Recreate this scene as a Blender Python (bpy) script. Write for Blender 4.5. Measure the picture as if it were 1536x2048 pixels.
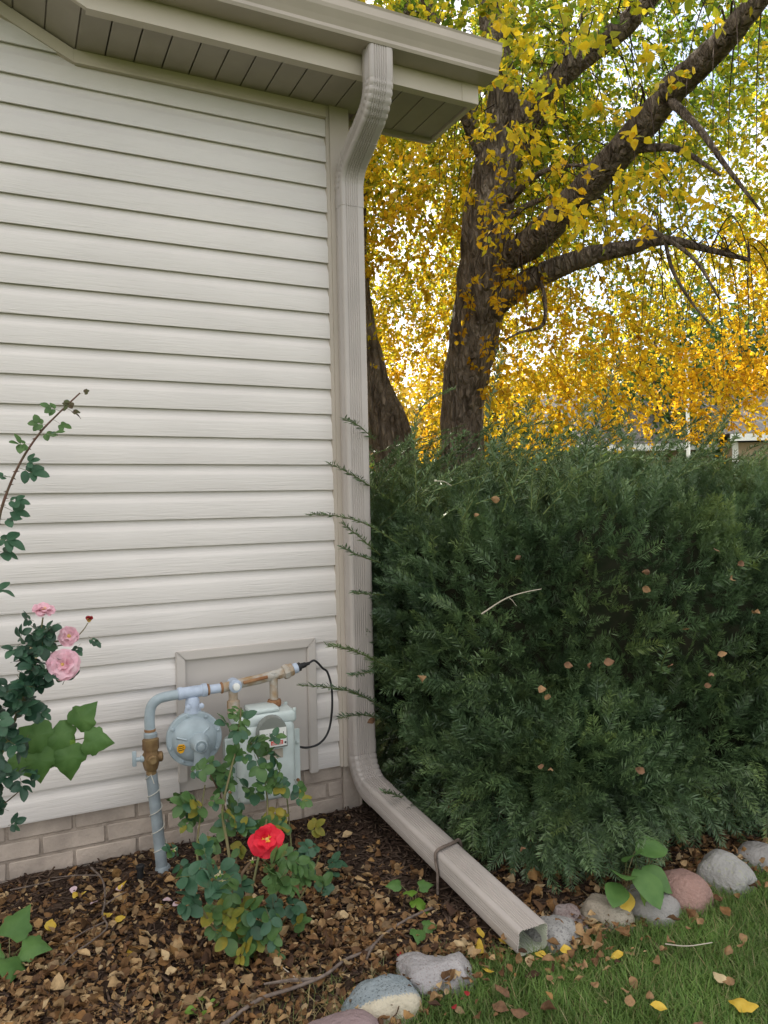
import bpy, bmesh, math, random
import numpy as np
from mathutils import Vector, Matrix, noise as mnoise
random.seed(7); rng = np.random.default_rng(7)
R = math.radians
scene = bpy.context.scene
for o in list(bpy.data.objects): bpy.data.objects.remove(o)

# ------------------------------------------------------------------ camera
FPX, YAW, ROLL, PITCH = 1540.0, R(26.0), 0.0225, R(0.4)
CAM = np.array([0.0, -2.9, 1.245])
fwd = np.array([math.sin(YAW)*math.cos(PITCH), math.cos(YAW)*math.cos(PITCH), -math.sin(PITCH)])
rt0 = np.array([math.cos(YAW), -math.sin(YAW), 0.0]); up0 = np.cross(rt0, fwd)
rt = rt0*math.cos(ROLL) - up0*math.sin(ROLL); up = up0*math.cos(ROLL) + rt0*math.sin(ROLL)
cd = bpy.data.cameras.new('camera'); cam = bpy.data.objects.new('camera', cd); scene.collection.objects.link(cam)
cd.sensor_fit = 'HORIZONTAL'; cd.sensor_width = 36.0; cd.lens = 36.0*FPX/1536.0
cd.clip_start = 0.05; cd.clip_end = 3000
m3 = Matrix((rt, up, -fwd)).transposed()
cam.matrix_world = Matrix.Translation(Vector(CAM)) @ m3.to_4x4()
scene.camera = cam

# ------------------------------------------------------------------ sky, sun, exposure
SUN_AZ, SUN_EL = R(9.0), R(37.0)          # azimuth measured from +Y (behind the wall) towards +X
w = bpy.data.worlds.new('World'); scene.world = w; w.use_nodes = True
wn = w.node_tree; wn.nodes.clear()
sky = wn.nodes.new('ShaderNodeTexSky'); sky.sky_type = 'NISHITA'; sky.sun_disc = False
sky.sun_elevation = SUN_EL; sky.sun_rotation = SUN_AZ; sky.air_density = 1.0; sky.dust_density = 1.6; sky.ozone_density = 1.0
tc = wn.nodes.new('ShaderNodeTexCoord'); mp = wn.nodes.new('ShaderNodeMapping'); mp.inputs['Scale'].default_value = (1, 1, 2.6)
cn = wn.nodes.new('ShaderNodeTexNoise'); cn.inputs['Scale'].default_value = 2.1; cn.inputs['Detail'].default_value = 7; cn.inputs['Roughness'].default_value = .6
cr = wn.nodes.new('ShaderNodeValToRGB'); cr.color_ramp.elements[0].position = .36; cr.color_ramp.elements[1].position = .62
cm = wn.nodes.new('ShaderNodeMix'); cm.data_type = 'RGBA'; cm.inputs[7].default_value = (10.5, 10.0, 9.3, 1)
bg = wn.nodes.new('ShaderNodeBackground'); bg.inputs['Strength'].default_value = 0.10
wo = wn.nodes.new('ShaderNodeOutputWorld'); L = wn.links.new
L(tc.outputs['Generated'], mp.inputs['Vector']); L(mp.outputs['Vector'], cn.inputs['Vector']); L(cn.outputs['Fac'], cr.inputs['Fac'])
L(cr.outputs['Color'], cm.inputs[0]); L(sky.outputs['Color'], cm.inputs[6]); L(cm.outputs[2], bg.inputs['Color']); L(bg.outputs[0], wo.inputs[0])
sl = bpy.data.lights.new('sun', 'SUN'); sl.energy = 4.2; sl.angle = R(0.53); sl.color = (1.0, .93, .80)
so = bpy.data.objects.new('sun', sl); scene.collection.objects.link(so)
sdir = Vector((math.sin(SUN_AZ)*math.cos(SUN_EL), math.cos(SUN_AZ)*math.cos(SUN_EL), math.sin(SUN_EL)))
so.rotation_euler = sdir.to_track_quat('Z', 'Y').to_euler(); so.location = sdir*30
vs = scene.view_settings; vs.view_transform = 'Standard'; vs.look = 'None'; vs.gamma = 1.0; vs.exposure = 1.36
try: scene.render.engine = 'CYCLES'; scene.cycles.max_bounces = 8; scene.cycles.transmission_bounces = 6; scene.cycles.transparent_max_bounces = 6
except Exception: pass

# ------------------------------------------------------------------ measuring: photograph point -> place
def ray(x, y): return fwd + rt*(x-768)/FPX - up*(y-1024)/FPX
def P(x, y, Y):  d = ray(x, y); return CAM + d*(Y-CAM[1])/d[1]      # on a plane parallel to the house wall
def G(x, y, z=0.0): d = ray(x, y); return CAM + d*(z-CAM[2])/d[2]   # on the ground
def D(x, y, t):  return CAM + ray(x, y)*t                           # at a distance
def PX(x, y, X): d = ray(x, y); return CAM + d*(X-CAM[0])/d[0]
def pj(V):
    v = np.asarray(V, float) - CAM; z = v@fwd
    return 768+FPX*(v@rt)/z, 1024-FPX*(v@up)/z, z

# ------------------------------------------------------------------ materials
def mat(name, col, rough=.6, var=.12, vscale=6., bump=0., bscale=60., spec=.3, stretch=(1, 1, 1), col2=None, trans=None,
        island=0., metal=0., detail=4., attr=None, cols=None, back=None):
    m = bpy.data.materials.new(name); m.use_nodes = True; n = m.node_tree; lk = n.links.new
    p = n.nodes['Principled BSDF']; p.inputs['Roughness'].default_value = rough; p.inputs['Metallic'].default_value = metal
    p.inputs['Specular IOR Level'].default_value = spec
    g = n.nodes.new('ShaderNodeNewGeometry'); mp = n.nodes.new('ShaderNodeMapping'); mp.inputs['Scale'].default_value = stretch
    lk(g.outputs['Position'], mp.inputs['Vector'])
    t = n.nodes.new('ShaderNodeTexNoise'); t.inputs['Scale'].default_value = vscale; t.inputs['Detail'].default_value = detail
    lk(mp.outputs['Vector'], t.inputs['Vector'])
    c2 = col2 or tuple(min(1, c*(1+var)) for c in col); c1 = col if col2 else tuple(c*(1-var) for c in col)
    mx = n.nodes.new('ShaderNodeMix'); mx.data_type = 'RGBA'
    mx.inputs[6].default_value = (*c1, 1); mx.inputs[7].default_value = (*c2, 1)
    rp = n.nodes.new('ShaderNodeMapRange'); rp.inputs[1].default_value = .32; rp.inputs[2].default_value = .68; lk(t.outputs['Fac'], rp.inputs[0])
    lk(rp.outputs[0], mx.inputs[0]); out = mx.outputs[2]
    if cols:      # a ramp of natural colours picked per piece
        ra = n.nodes.new('ShaderNodeValToRGB'); ra.color_ramp.interpolation = 'LINEAR'
        while len(ra.color_ramp.elements) < len(cols): ra.color_ramp.elements.new(.5)
        for i, c in enumerate(cols):
            ra.color_ramp.elements[i].position = i/(len(cols)-1); ra.color_ramp.elements[i].color = (*c, 1)
        if attr:
            at = n.nodes.new('ShaderNodeAttribute'); at.attribute_name = attr; lk(at.outputs['Fac'], ra.inputs[0])
        else: lk(g.outputs['Random Per Island'], ra.inputs[0])
        m2 = n.nodes.new('ShaderNodeMix'); m2.data_type = 'RGBA'; m2.blend_type = 'MULTIPLY'; m2.inputs[0].default_value = 1
        mx.inputs[6].default_value = (1-var,)*3+(1,); mx.inputs[7].default_value = (1+var,)*3+(1,)
        lk(ra.outputs[0], m2.inputs[6]); lk(out, m2.inputs[7]); out = m2.outputs[2]
    if island:
        hs = n.nodes.new('ShaderNodeHueSaturation'); mr = n.nodes.new('ShaderNodeMapRange')
        mr.inputs[3].default_value = 1-island; mr.inputs[4].default_value = 1+island
        lk(g.outputs['Random Per Island'], mr.inputs[0]); lk(mr.outputs[0], hs.inputs['Value']); lk(out, hs.inputs['Color']); out = hs.outputs['Color']
    lk(out, p.inputs['Base Color'])
    if bump:
        b = n.nodes.new('ShaderNodeBump'); b.inputs['Strength'].default_value = min(1, bump); b.inputs['Distance'].default_value = .004*bump if bump < 1 else .004*bump
        t2 = n.nodes.new('ShaderNodeTexNoise'); t2.inputs['Scale'].default_value = bscale; t2.inputs['Detail'].default_value = 6
        lk(mp.outputs['Vector'], t2.inputs['Vector']); lk(t2.outputs['Fac'], b.inputs['Height']); lk(b.outputs[0], p.inputs['Normal'])
    if trans:
        tr = n.nodes.new('ShaderNodeBsdfTranslucent'); ms = n.nodes.new('ShaderNodeMixShader'); ms.inputs[0].default_value = trans
        lk(out, tr.inputs['Color']); lk(p.outputs[0], ms.inputs[1]); lk(tr.outputs[0], ms.inputs[2])
        lk(ms.outputs[0], n.nodes['Material Output'].inputs['Surface'])
    return m

def grain_mat(name, col):       # embossed vinyl siding: wavy horizontal wood grain, faint dirt
    m = mat(name, col, rough=.46, var=.045, vscale=2.2, spec=.35, stretch=(1, 1, 2.5))
    n = m.node_tree; lk = n.links.new; p = n.nodes['Principled BSDF']
    g = n.nodes.new('ShaderNodeNewGeometry'); mp = n.nodes.new('ShaderNodeMapping'); mp.inputs['Scale'].default_value = (3.2, 3.2, 55)
    oi = n.nodes.new('ShaderNodeObjectInfo'); ad = n.nodes.new('ShaderNodeVectorMath'); ad.operation = 'ADD'
    sc = n.nodes.new('ShaderNodeVectorMath'); sc.operation = 'SCALE'; cb = n.nodes.new('ShaderNodeCombineXYZ')
    lk(oi.outputs['Random'], cb.inputs['X']); sc.inputs['Scale'].default_value = 40; lk(cb.outputs[0], sc.inputs[0])
    lk(g.outputs['Position'], ad.inputs[0]); lk(sc.outputs[0], ad.inputs[1]); lk(ad.outputs[0], mp.inputs['Vector'])
    t = n.nodes.new('ShaderNodeTexNoise'); t.inputs['Scale'].default_value = 2.2; t.inputs['Detail'].default_value = 3; t.inputs['Distortion'].default_value = 1.2
    b = n.nodes.new('ShaderNodeBump'); b.inputs['Strength'].default_value = .75; b.inputs['Distance'].default_value = .0022
    lk(mp.outputs['Vector'], t.inputs['Vector']); lk(t.outputs['Fac'], b.inputs['Height']); lk(b.outputs[0], p.inputs['Normal'])
    return m

def speckle_mat(name, c1, c2, c3, scale=90, rough=.8, band=None):   # granite-like stone
    m = mat(name, tuple(c*.72 for c in c1), rough=rough, bump=2.2, bscale=70, col2=tuple(c*.62 for c in c2), vscale=9, detail=10)
    n = m.node_tree; lk = n.links.new; p = n.nodes['Principled BSDF']; src = p.inputs['Base Color'].links[0].from_socket
    g = n.nodes.new('ShaderNodeNewGeometry'); v = n.nodes.new('ShaderNodeTexNoise'); v.inputs['Scale'].default_value = scale*3.4; v.inputs['Detail'].default_value = 5
    lk(g.outputs['Position'], v.inputs['Vector']); r = n.nodes.new('ShaderNodeMapRange'); r.inputs[1].default_value = .56; r.inputs[2].default_value = .64
    lk(v.outputs['Fac'], r.inputs[0]); mx = n.nodes.new('ShaderNodeMix'); mx.data_type = 'RGBA'; mx.inputs[7].default_value = (*c3, 1)
    lk(r.outputs[0], mx.inputs[0]); lk(src, mx.inputs[6]); out = mx.outputs[2]
    if band:        # a band of other rock below a slanting line
        (nx, ny, nz, d), cb = band
        dp = n.nodes.new('ShaderNodeVectorMath'); dp.operation = 'DOT_PRODUCT'; dp.inputs[1].default_value = (nx, ny, nz); lk(g.outputs['Position'], dp.inputs[0])
        nn = n.nodes.new('ShaderNodeMath'); nn.operation = 'MULTIPLY_ADD'; nn.inputs[1].default_value = .03; lk(v.outputs['Fac'], nn.inputs[0]); lk(dp.outputs['Value'], nn.inputs[2])
        st = n.nodes.new('ShaderNodeMapRange'); st.inputs[1].default_value = d; st.inputs[2].default_value = d+.006; lk(nn.outputs[0], st.inputs[0])
        m2 = n.nodes.new('ShaderNodeMix'); m2.data_type = 'RGBA'; m2.inputs[7].default_value = (*cb, 1); lk(st.outputs[0], m2.inputs[0]); lk(out, m2.inputs[6]); out = m2.outputs[2]
    lk(out, p.inputs['Base Color']); return m

def bark_mat(name, c1, c2):
    m = mat(name, c1, rough=.9, col2=c2, vscale=5, stretch=(3, 3, .8), detail=8, spec=.1)
    n = m.node_tree; lk = n.links.new; p = n.nodes['Principled BSDF']
    g = n.nodes.new('ShaderNodeNewGeometry'); mp = n.nodes.new('ShaderNodeMapping'); mp.inputs['Scale'].default_value = (22, 22, 7)
    no = n.nodes.new('ShaderNodeTexNoise'); no.inputs['Scale'].default_value = 1.2; no.inputs['Detail'].default_value = 5
    v = n.nodes.new('ShaderNodeTexVoronoi'); v.feature = 'DISTANCE_TO_EDGE'; v.inputs['Scale'].default_value = 1.0
    ad = n.nodes.new('ShaderNodeVectorMath'); ad.operation = 'ADD'
    lk(g.outputs['Position'], mp.inputs['Vector']); lk(mp.outputs['Vector'], no.inputs['Vector']); lk(mp.outputs['Vector'], ad.inputs[0]); lk(no.outputs['Color'], ad.inputs[1])
    lk(ad.outputs[0], v.inputs['Vector']); r = n.nodes.new('ShaderNodeMapRange'); r.inputs[2].default_value = .3; lk(v.outputs['Distance'], r.inputs[0])
    b = n.nodes.new('ShaderNodeBump'); b.inputs['Strength'].default_value = 1; b.inputs['Distance'].default_value = .055
    lk(r.outputs[0], b.inputs['Height']); lk(b.outputs[0], p.inputs['Normal'])
    return m

M = {}
M['siding'] = grain_mat('vinyl_siding', (.655, .612, .578))
M['trim'] = mat('vinyl_trim', (.58, .510, .425), rough=.5, var=.05, vscale=3, bump=.15, bscale=120)
M['corner'] = mat('corner_vinyl', (.50, .440, .375), rough=.5, var=.05, vscale=3)
M['panel'] = mat('flat_panel', (.52, .475, .435), rough=.55, var=.06, vscale=3)
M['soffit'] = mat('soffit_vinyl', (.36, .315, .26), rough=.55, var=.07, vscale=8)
M['alu'] = mat('gutter_aluminium', (.42, .36, .30), rough=.36, var=.06, vscale=5, spec=.45, bump=.06, bscale=25)
M['spout'] = mat('downspout_aluminium', (.42, .375, .345), rough=.36, var=.06, vscale=7, spec=.45)
M['spout_in'] = mat('downspout_inside', (.50, .52, .42), rough=.5, var=.15, vscale=14)
M['roof'] = mat('shingle', (.10, .09, .08), rough=.95, var=.3, vscale=30, bump=1, bscale=40)
M['brick'] = mat('painted_brick', (.44, .365, .305), rough=.85, var=.22, vscale=9, bump=.9, bscale=70)
M['mortar'] = mat('painted_mortar', (.37, .305, .25), rough=.95, var=.2, vscale=20, bump=1, bscale=90)
M['greypaint'] = mat('grey_blue_paint', (.33, .39, .42), rough=.45, var=.14, vscale=18, spec=.4, bump=.2, bscale=50)
M['riser'] = mat('grey_riser_paint', (.27, .31, .33), rough=.55, var=.2, vscale=20, bump=.25)
M['bluepaint'] = mat('pale_blue_paint', (.42, .48, .58), rough=.5, var=.14, vscale=22, bump=.3)
M['rust'] = mat('rusted_iron', (.20, .075, .03), rough=.85, col2=(.34, .20, .10), vscale=28, bump=.8, bscale=80, detail=8)
M['rustpaint'] = mat('chipped_paint_rust', (.30, .19, .09), rough=.7, col2=(.44, .42, .38), vscale=24, bump=.6, bscale=70, detail=8)
M['brass'] = mat('weathered_brass', (.16, .09, .04), rough=.55, col2=(.28, .19, .09), vscale=25, metal=.35, bump=.5)
M['meter'] = mat('meter_pale_paint', (.52, .58, .56), rough=.45, var=.1, vscale=12, bump=.15)
M['dome'] = mat('index_cover_glass', (.20, .21, .19), rough=.15, spec=.6, var=.1)
M['white'] = mat('white_plate', (.72, .72, .68), rough=.5, var=.06, vscale=25)
M['red'] = mat('red_label', (.55, .06, .04), rough=.5)
M['yellow_tag'] = mat('orange_yellow_sticker', (.80, .40, .02), rough=.5, var=.08)
M['ink'] = mat('black_ink', (.02, .02, .02), rough=.6)
M['rubber'] = mat('black_rubber', (.02, .02, .021), rough=.5, var=.2)
M['wire'] = mat('pale_wire', (.55, .53, .47), rough=.5)
M['twig'] = mat('grey_brown_twig', (.10, .075, .06), rough=.9, col2=(.19, .15, .125), vscale=60, bump=.5)
M['paletwig'] = mat('pale_dead_twig', (.42, .37, .30), rough=.85, var=.2)
M['bark'] = bark_mat('birch_bark', (.095, .070, .052), (.33, .265, .21))
M['lawn_soil'] = mat('lawn_ground', (.035, .05, .015), rough=1, col2=(.085, .10, .03), vscale=9, detail=8, spec=.05, bump=1, bscale=50)
M['mulch'] = mat('mulch_soil', (.030, .020, .015), rough=1, col2=(.085, .058, .042), vscale=26, detail=10, spec=.05, bump=2, bscale=60)
M['shred'] = mat('mulch_shreds', (.1, .1, .1), rough=.95, spec=.1, cols=[(.028, .018, .014), (.06, .038, .028), (.085, .055, .04), (.13, .09, .065), (.05, .036, .03)], var=.15, vscale=40)
M['litter'] = mat('dry_birch_leaves', (.1, .1, .1), rough=.8, spec=.15, trans=.15, var=.2, vscale=70,
                  cols=[(.15, .075, .036), (.30, .175, .08), (.085, .045, .026), (.42, .28, .14), (.20, .105, .046), (.06, .034, .024), (.34, .19, .07), (.50, .37, .21), (.11, .062, .036), (.25, .13, .05)])
M['tanleaf'] = mat('tan_leaf', (.28, .165, .08), rough=.75, trans=.2, var=.3, vscale=50, bump=.4)
M['brownleaf'] = mat('brown_leaf', (.17, .09, .048), rough=.75, trans=.15, var=.35, vscale=50, bump=.4)
M['yellowleaf'] = mat('yellow_leaf', (.62, .40, .04), rough=.6, trans=.25, col2=(.70, .50, .09), vscale=50, bump=.3)
M['paleleaf'] = mat('pale_leaf', (.55, .43, .25), rough=.75, trans=.2, var=.15, vscale=50)
M['pinkpetal'] = mat('fallen_pink_petal', (.70, .52, .56), rough=.6, trans=.25)
M['redpetal'] = mat('fallen_red_petal', (.33, .025, .03), rough=.5, trans=.2)
M['grass'] = mat('grass_blades', (.1, .1, .1), rough=.5, spec=.25, trans=.35, var=.25, vscale=5,
                 cols=[(.085, .165, .035), (.145, .25, .05), (.10, .185, .045), (.20, .30, .075), (.12, .21, .045), (.33, .31, .15)])
M['drygrass'] = mat('dry_grass_blades', (.1, .1, .1), rough=.7, trans=.2, cols=[(.30, .24, .11), (.20, .17, .07), (.08, .13, .03), (.36, .30, .17)])
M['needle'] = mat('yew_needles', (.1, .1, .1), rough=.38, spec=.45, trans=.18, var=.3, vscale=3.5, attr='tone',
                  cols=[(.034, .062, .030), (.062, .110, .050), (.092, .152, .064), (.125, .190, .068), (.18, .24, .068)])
M['yewstem'] = mat('yew_green_stem', (.10, .13, .035), rough=.7)
M['yewwood'] = mat('yew_wood', (.045, .03, .022), rough=.95, var=.3, vscale=15, bump=1)
M['yewcore'] = mat('yew_core_shade', (.016, .024, .012), rough=1, col2=(.035, .034, .022), vscale=20, spec=0)
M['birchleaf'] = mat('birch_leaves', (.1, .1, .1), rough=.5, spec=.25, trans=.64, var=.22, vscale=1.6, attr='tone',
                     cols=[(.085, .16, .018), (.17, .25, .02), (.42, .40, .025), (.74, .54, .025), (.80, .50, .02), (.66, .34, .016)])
M['twigdark'] = mat('birch_twigs', (.055, .035, .025), rough=.9, var=.3, vscale=20)
M['bgyellow'] = mat('far_yellow_leaves', (.1, .1, .1), rough=.6, trans=.5, var=.2, vscale=.6, cols=[(.45, .32, .03), (.58, .38, .03), (.30, .26, .03), (.5, .26, .03)])
M['bggreen'] = mat('far_green_leaves', (.1, .1, .1), rough=.6, trans=.4, var=.3, vscale=.6, cols=[(.03, .06, .015), (.06, .11, .02), (.12, .17, .03), (.04, .08, .02)])
M['tansiding'] = mat('tan_siding', (.36, .27, .17), rough=.7, var=.06)
M['rose1'] = mat('rose_leaf_green', (.060, .130, .038), rough=.42, spec=.35, trans=.25, col2=(.10, .185, .055), vscale=25)
M['rose2'] = mat('rose_leaf_bluegreen', (.040, .105, .055), rough=.42, spec=.35, trans=.2, col2=(.055, .125, .068), vscale=25)
M['rose3'] = mat('rose_leaf_yellowing', (.17, .20, .035), rough=.5, trans=.3, col2=(.34, .27, .04), vscale=30)
M['rose4'] = mat('rose_leaf_dark', (.022, .060, .036), rough=.40, spec=.35, trans=.15, col2=(.036, .085, .05), vscale=25)
M['rose5'] = mat('rose_leaf_bronze', (.085, .05, .028), rough=.45, trans=.25, col2=(.07, .09, .03), vscale=40)
M['vineleaf'] = mat('vine_leaf', (.075, .165, .040), rough=.5, spec=.3, trans=.3, col2=(.115, .22, .06), vscale=20)
M['brightleaf'] = mat('bright_green_leaf', (.13, .26, .03), rough=.5, trans=.35, col2=(.19, .32, .05), vscale=25)
M['cane'] = mat('rose_cane_green', (.11, .13, .045), rough=.6, col2=(.16, .12, .06), vscale=20)
M['canered'] = mat('rose_cane_red', (.13, .045, .04), rough=.6, col2=(.10, .08, .04), vscale=20)
M['canebrown'] = mat('rose_cane_brown', (.11, .07, .04), rough=.8, var=.3, vscale=30, bump=.5)
M['pink'] = mat('pink_petal', (.78, .42, .50), rough=.55, trans=.3, col2=(.86, .60, .66), vscale=40)
M['roseed'] = mat('red_petal', (.62, .008, .03), rough=.5, trans=.25, col2=(.80, .035, .06), vscale=40)
M['petalyellow'] = mat('petal_yellow_base', (.85, .45, .06), rough=.5, trans=.25)
M['stamen'] = mat('stamen', (.6, .40, .12), rough=.7)
M['drysepal'] = mat('dry_sepal', (.48, .40, .24), rough=.8, var=.2)

# ------------------------------------------------------------------ object helpers
COL = scene.collection
def wloc(o):
    v = Vector(o.location)
    while o.parent: o = o.parent; v = v + Vector(o.location)
    return v
def link(name, me, loc, parent=None):
    o = bpy.data.objects.new(name, me); COL.objects.link(o)
    if parent: o.parent = parent; o.location = Vector(loc) - wloc(parent)
    else: o.location = loc
    return o
def tag(o, label=None, cat=None, group=None, kind=None):
    if label: o['label'] = label
    if cat: o['category'] = cat
    if group: o['group'] = group
    if kind: o['kind'] = kind
    return o
def thing(name, loc, label, cat, group=None):
    return tag(link(name, None, tuple(float(c) for c in loc)), label, cat, group)
def make(name, V, F, m, parent=None, smooth=False, auto=None):
    V = np.asarray(V, float); lo = V.min(0); hi = V.max(0); c = np.array([(lo[0]+hi[0])/2, (lo[1]+hi[1])/2, lo[2]])
    me = bpy.data.meshes.new(name); me.from_pydata((V-c).tolist(), [], [list(f) for f in F]); me.materials.append(m)
    if smooth: me.polygons.foreach_set('use_smooth', [True]*len(me.polygons))
    me.update()
    if auto is not None: me.set_sharp_from_angle(angle=R(auto))
    return link(name, me, c.tolist(), parent)
def make_np(name, V, F, m, parent=None, tone=None, smooth=False):     # V (n,3), F (k,s) all one size
    V = np.ascontiguousarray(V, np.float32); F = np.ascontiguousarray(F, np.int32)
    c = np.array([V[:, 0].mean(), V[:, 1].mean(), V[:, 2].min()], np.float32); V = V-c
    me = bpy.data.meshes.new(name); me.vertices.add(len(V)); me.vertices.foreach_set('co', V.ravel())
    k, s = F.shape; me.loops.add(k*s); me.loops.foreach_set('vertex_index', F.ravel())
    me.polygons.add(k); me.polygons.foreach_set('loop_start', np.arange(0, k*s, s, dtype=np.int32))
    try: me.polygons.foreach_set('loop_total', np.full(k, s, np.int32))
    except Exception: pass
    if tone is not None:
        a = me.attributes.new('tone', 'FLOAT', 'POINT'); a.data.foreach_set('value', np.ascontiguousarray(tone, np.float32))
    if smooth: me.polygons.foreach_set('use_smooth', np.ones(k, bool))
    me.materials.append(m); me.update(calc_edges=True); me.validate()
    return link(name, me, c.tolist(), parent)
def boxvf(x0, x1, y0, y1, z0, z1):
    V = [(x, y, z) for x in (x0, x1) for y in (y0, y1) for z in (z0, z1)]
    return V, [(0, 1, 3, 2), (4, 6, 7, 5), (0, 4, 5, 1), (2, 3, 7, 6), (0, 2, 6, 4), (1, 5, 7, 3)]
def box(name, x0, x1, y0, y1, z0, z1, m, parent=None, bev=.0, seg=2):
    V, F = boxvf(x0, x1, y0, y1, z0, z1)
    if bev <= 0: return make(name, V, F, m, parent)
    bm = bmesh.new(); vs_ = [bm.verts.new(v) for v in V]
    for f in F: bm.faces.new([vs_[i] for i in f])
    bmesh.ops.recalc_face_normals(bm, faces=bm.faces)
    bmesh.ops.bevel(bm, geom=bm.edges[:], offset=bev, segments=seg, profile=.5, affect='EDGES')
    V = [tuple(v.co) for v in bm.verts]; bm.verts.index_update(); F = [[v.index for v in f.verts] for f in bm.faces]; bm.free()
    return make(name, V, F, m, parent, smooth=True, auto=40)
def merge(parts):
    V = []; F = []
    for v, f in parts:
        o = len(V); V += [tuple(p) for p in v]; F += [tuple(i+o for i in q) for q in f]
    return V, F
def spline(pts, n):                                  # Catmull-Rom through pts
    p = np.asarray(pts, float); p = np.vstack([2*p[0]-p[1], p, 2*p[-1]-p[-2]]); out = []
    for i in range(1, len(p)-2):
        for k in range(n):
            t = k/n; out.append(.5*((2*p[i])+(-p[i-1]+p[i+1])*t+(2*p[i-1]-5*p[i]+4*p[i+1]-p[i+2])*t*t+(-p[i-1]+3*p[i]-3*p[i+1]+p[i+2])*t**3))
    out.append(p[-2]); return np.array(out)
def tubevf(path, rad, n=8, cap=True, wob=0):
    path = np.asarray(path, float); k = len(path); rad = np.broadcast_to(np.asarray(rad, float), (k,)) if np.ndim(rad) else np.full(k, rad)
    T = np.gradient(path, axis=0); T /= np.linalg.norm(T, axis=1)[:, None]+1e-9
    a = np.array([0, 0, 1.]) if abs(T[0][2]) < .9 else np.array([1., 0, 0]); N = np.cross(T[0], a); N /= np.linalg.norm(N); V = []
    for i in range(k):
        N = N - T[i]*(N@T[i]); N /= np.linalg.norm(N); B = np.cross(T[i], N)
        for j in range(n):
            an = 2*math.pi*j/n; r = rad[i]*(1+(random.uniform(-wob, wob) if wob else 0)); V.append(path[i]+r*(math.cos(an)*N+math.sin(an)*B))
    F = [(i*n+j, i*n+(j+1) % n, (i+1)*n+(j+1) % n, (i+1)*n+j) for i in range(k-1) for j in range(n)]
    if cap: F += [tuple(range(n))[::-1], tuple((k-1)*n+j for j in range(n))]
    return [tuple(v) for v in V], F
def tube(name, path, rad, m, parent=None, n=8, cap=True, wob=0):
    V, F = tubevf(path, rad, n, cap, wob); return make(name, V, F, m, parent, smooth=True, auto=60)
def lathevf(prof, org, axis, n=24):                  # prof: (radius, height along axis)
    org = np.asarray(org, float); ax = np.asarray(axis, float); ax /= np.linalg.norm(ax)
    a = np.array([0, 0, 1.]) if abs(ax[2]) < .9 else np.array([1., 0, 0]); N = np.cross(ax, a); N /= np.linalg.norm(N); B = np.cross(ax, N)
    V = [tuple(org+ax*h+r*(math.cos(2*math.pi*j/n)*N+math.sin(2*math.pi*j/n)*B)) for r, h in prof for j in range(n)]
    k = len(prof); F = [(i*n+j, i*n+(j+1) % n, (i+1)*n+(j+1) % n, (i+1)*n+j) for i in range(k-1) for j in range(n)]
    F += [tuple(range(n))[::-1], tuple((k-1)*n+j for j in range(n))]; return V, F
def lathe(name, prof, org, axis, m, parent=None, n=24, auto=35):
    V, F = lathevf(prof, org, axis, n); return make(name, V, F, m, parent, smooth=True, auto=auto)
def frames(d, u=None):                               # rotation matrices whose x axis follows d
    d = d/np.linalg.norm(d, axis=1)[:, None]
    if u is None: u = np.tile([0, 0, 1.], (len(d), 1))
    s = np.cross(u, d); ln = np.linalg.norm(s, axis=1); bad = ln < 1e-3; s[bad] = [1, 0, 0]; ln[bad] = 1; s /= ln[:, None]
    t = np.cross(d, s); return np.stack([d, s, t], axis=2)
def scatter(pv, pf, pos, rot, scl):                  # copies of a small shape joined into one mesh
    pv = np.asarray(pv, float); pf = np.asarray(pf, int); n, k = len(pos), len(pv)
    V = np.einsum('nij,kj->nki', rot, pv)*np.asarray(scl).reshape(n, 1, -1) + pos[:, None, :]
    F = pf[None] + (np.arange(n)*k)[:, None, None]; return V.reshape(-1, 3), F.reshape(-1, pf.shape[1])
def rnddir(n):
    v = rng.normal(size=(n, 3)); return v/np.linalg.norm(v, axis=1)[:, None]

# ================================================================== SETTING: ground
# one sheet to the horizon, denser near the house
xs = np.unique(np.concatenate([np.linspace(-600, -8, 12), np.linspace(-8, 14, 60), np.linspace(14, 900, 14)]))
ys = np.unique(np.concatenate([np.linspace(-300, -6, 8), np.linspace(-6, 14, 60), np.linspace(14, 1200, 14)]))
gx, gy = np.meshgrid(xs, ys, indexing='ij'); gz = -0.012 + 0*gx
near = (np.abs(gx) < 8) & (np.abs(gy) < 8); gz += np.where(near, .006*np.sin(gx*3.1)*np.cos(gy*2.7), 0)
idx = np.arange(gx.size).reshape(gx.shape)
F = np.stack([idx[:-1, :-1], idx[1:, :-1], idx[1:, 1:], idx[:-1, 1:]], -1).reshape(-1, 4)
g = make_np('ground', np.stack([gx, gy, gz], -1).reshape(-1, 3), F, M['lawn_soil'], smooth=True); tag(g, kind='structure')
# planting bed along the wall
xs = np.linspace(-2.0, 5.0, 190); ys = np.linspace(-1.16, .012, 46)
gx, gy = np.meshgrid(xs, ys, indexing='ij')
front = -1.10 - .05*np.sin(gx*2.0+.5) - .03*np.sin(gx*5.3); gy2 = front + (gy-ys[0])/(ys[-1]-ys[0])*(ys[-1]-front)
edge = np.clip((gy2-front)/.12, 0, 1); bz = np.zeros_like(gx)
for i in range(gx.shape[0]):
    for j in range(gx.shape[1]): bz[i, j] = .016*mnoise.noise(Vector((gx[i, j]*7, gy2[i, j]*7, 0))) + .010*mnoise.noise(Vector((gx[i, j]*19, gy2[i, j]*19, 3)))
bz = -.006 + edge*(.012 + bz*.8)
def bed_z(x, y):
    i = np.clip(np.searchsorted(xs, x), 0, len(xs)-1); f = np.clip((y-front[i, 0])/(ys[-1]-front[i, 0]), 0, 1); j = np.clip((f*(len(ys)-1)).astype(int), 0, len(ys)-1); return bz[i, j]
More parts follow.
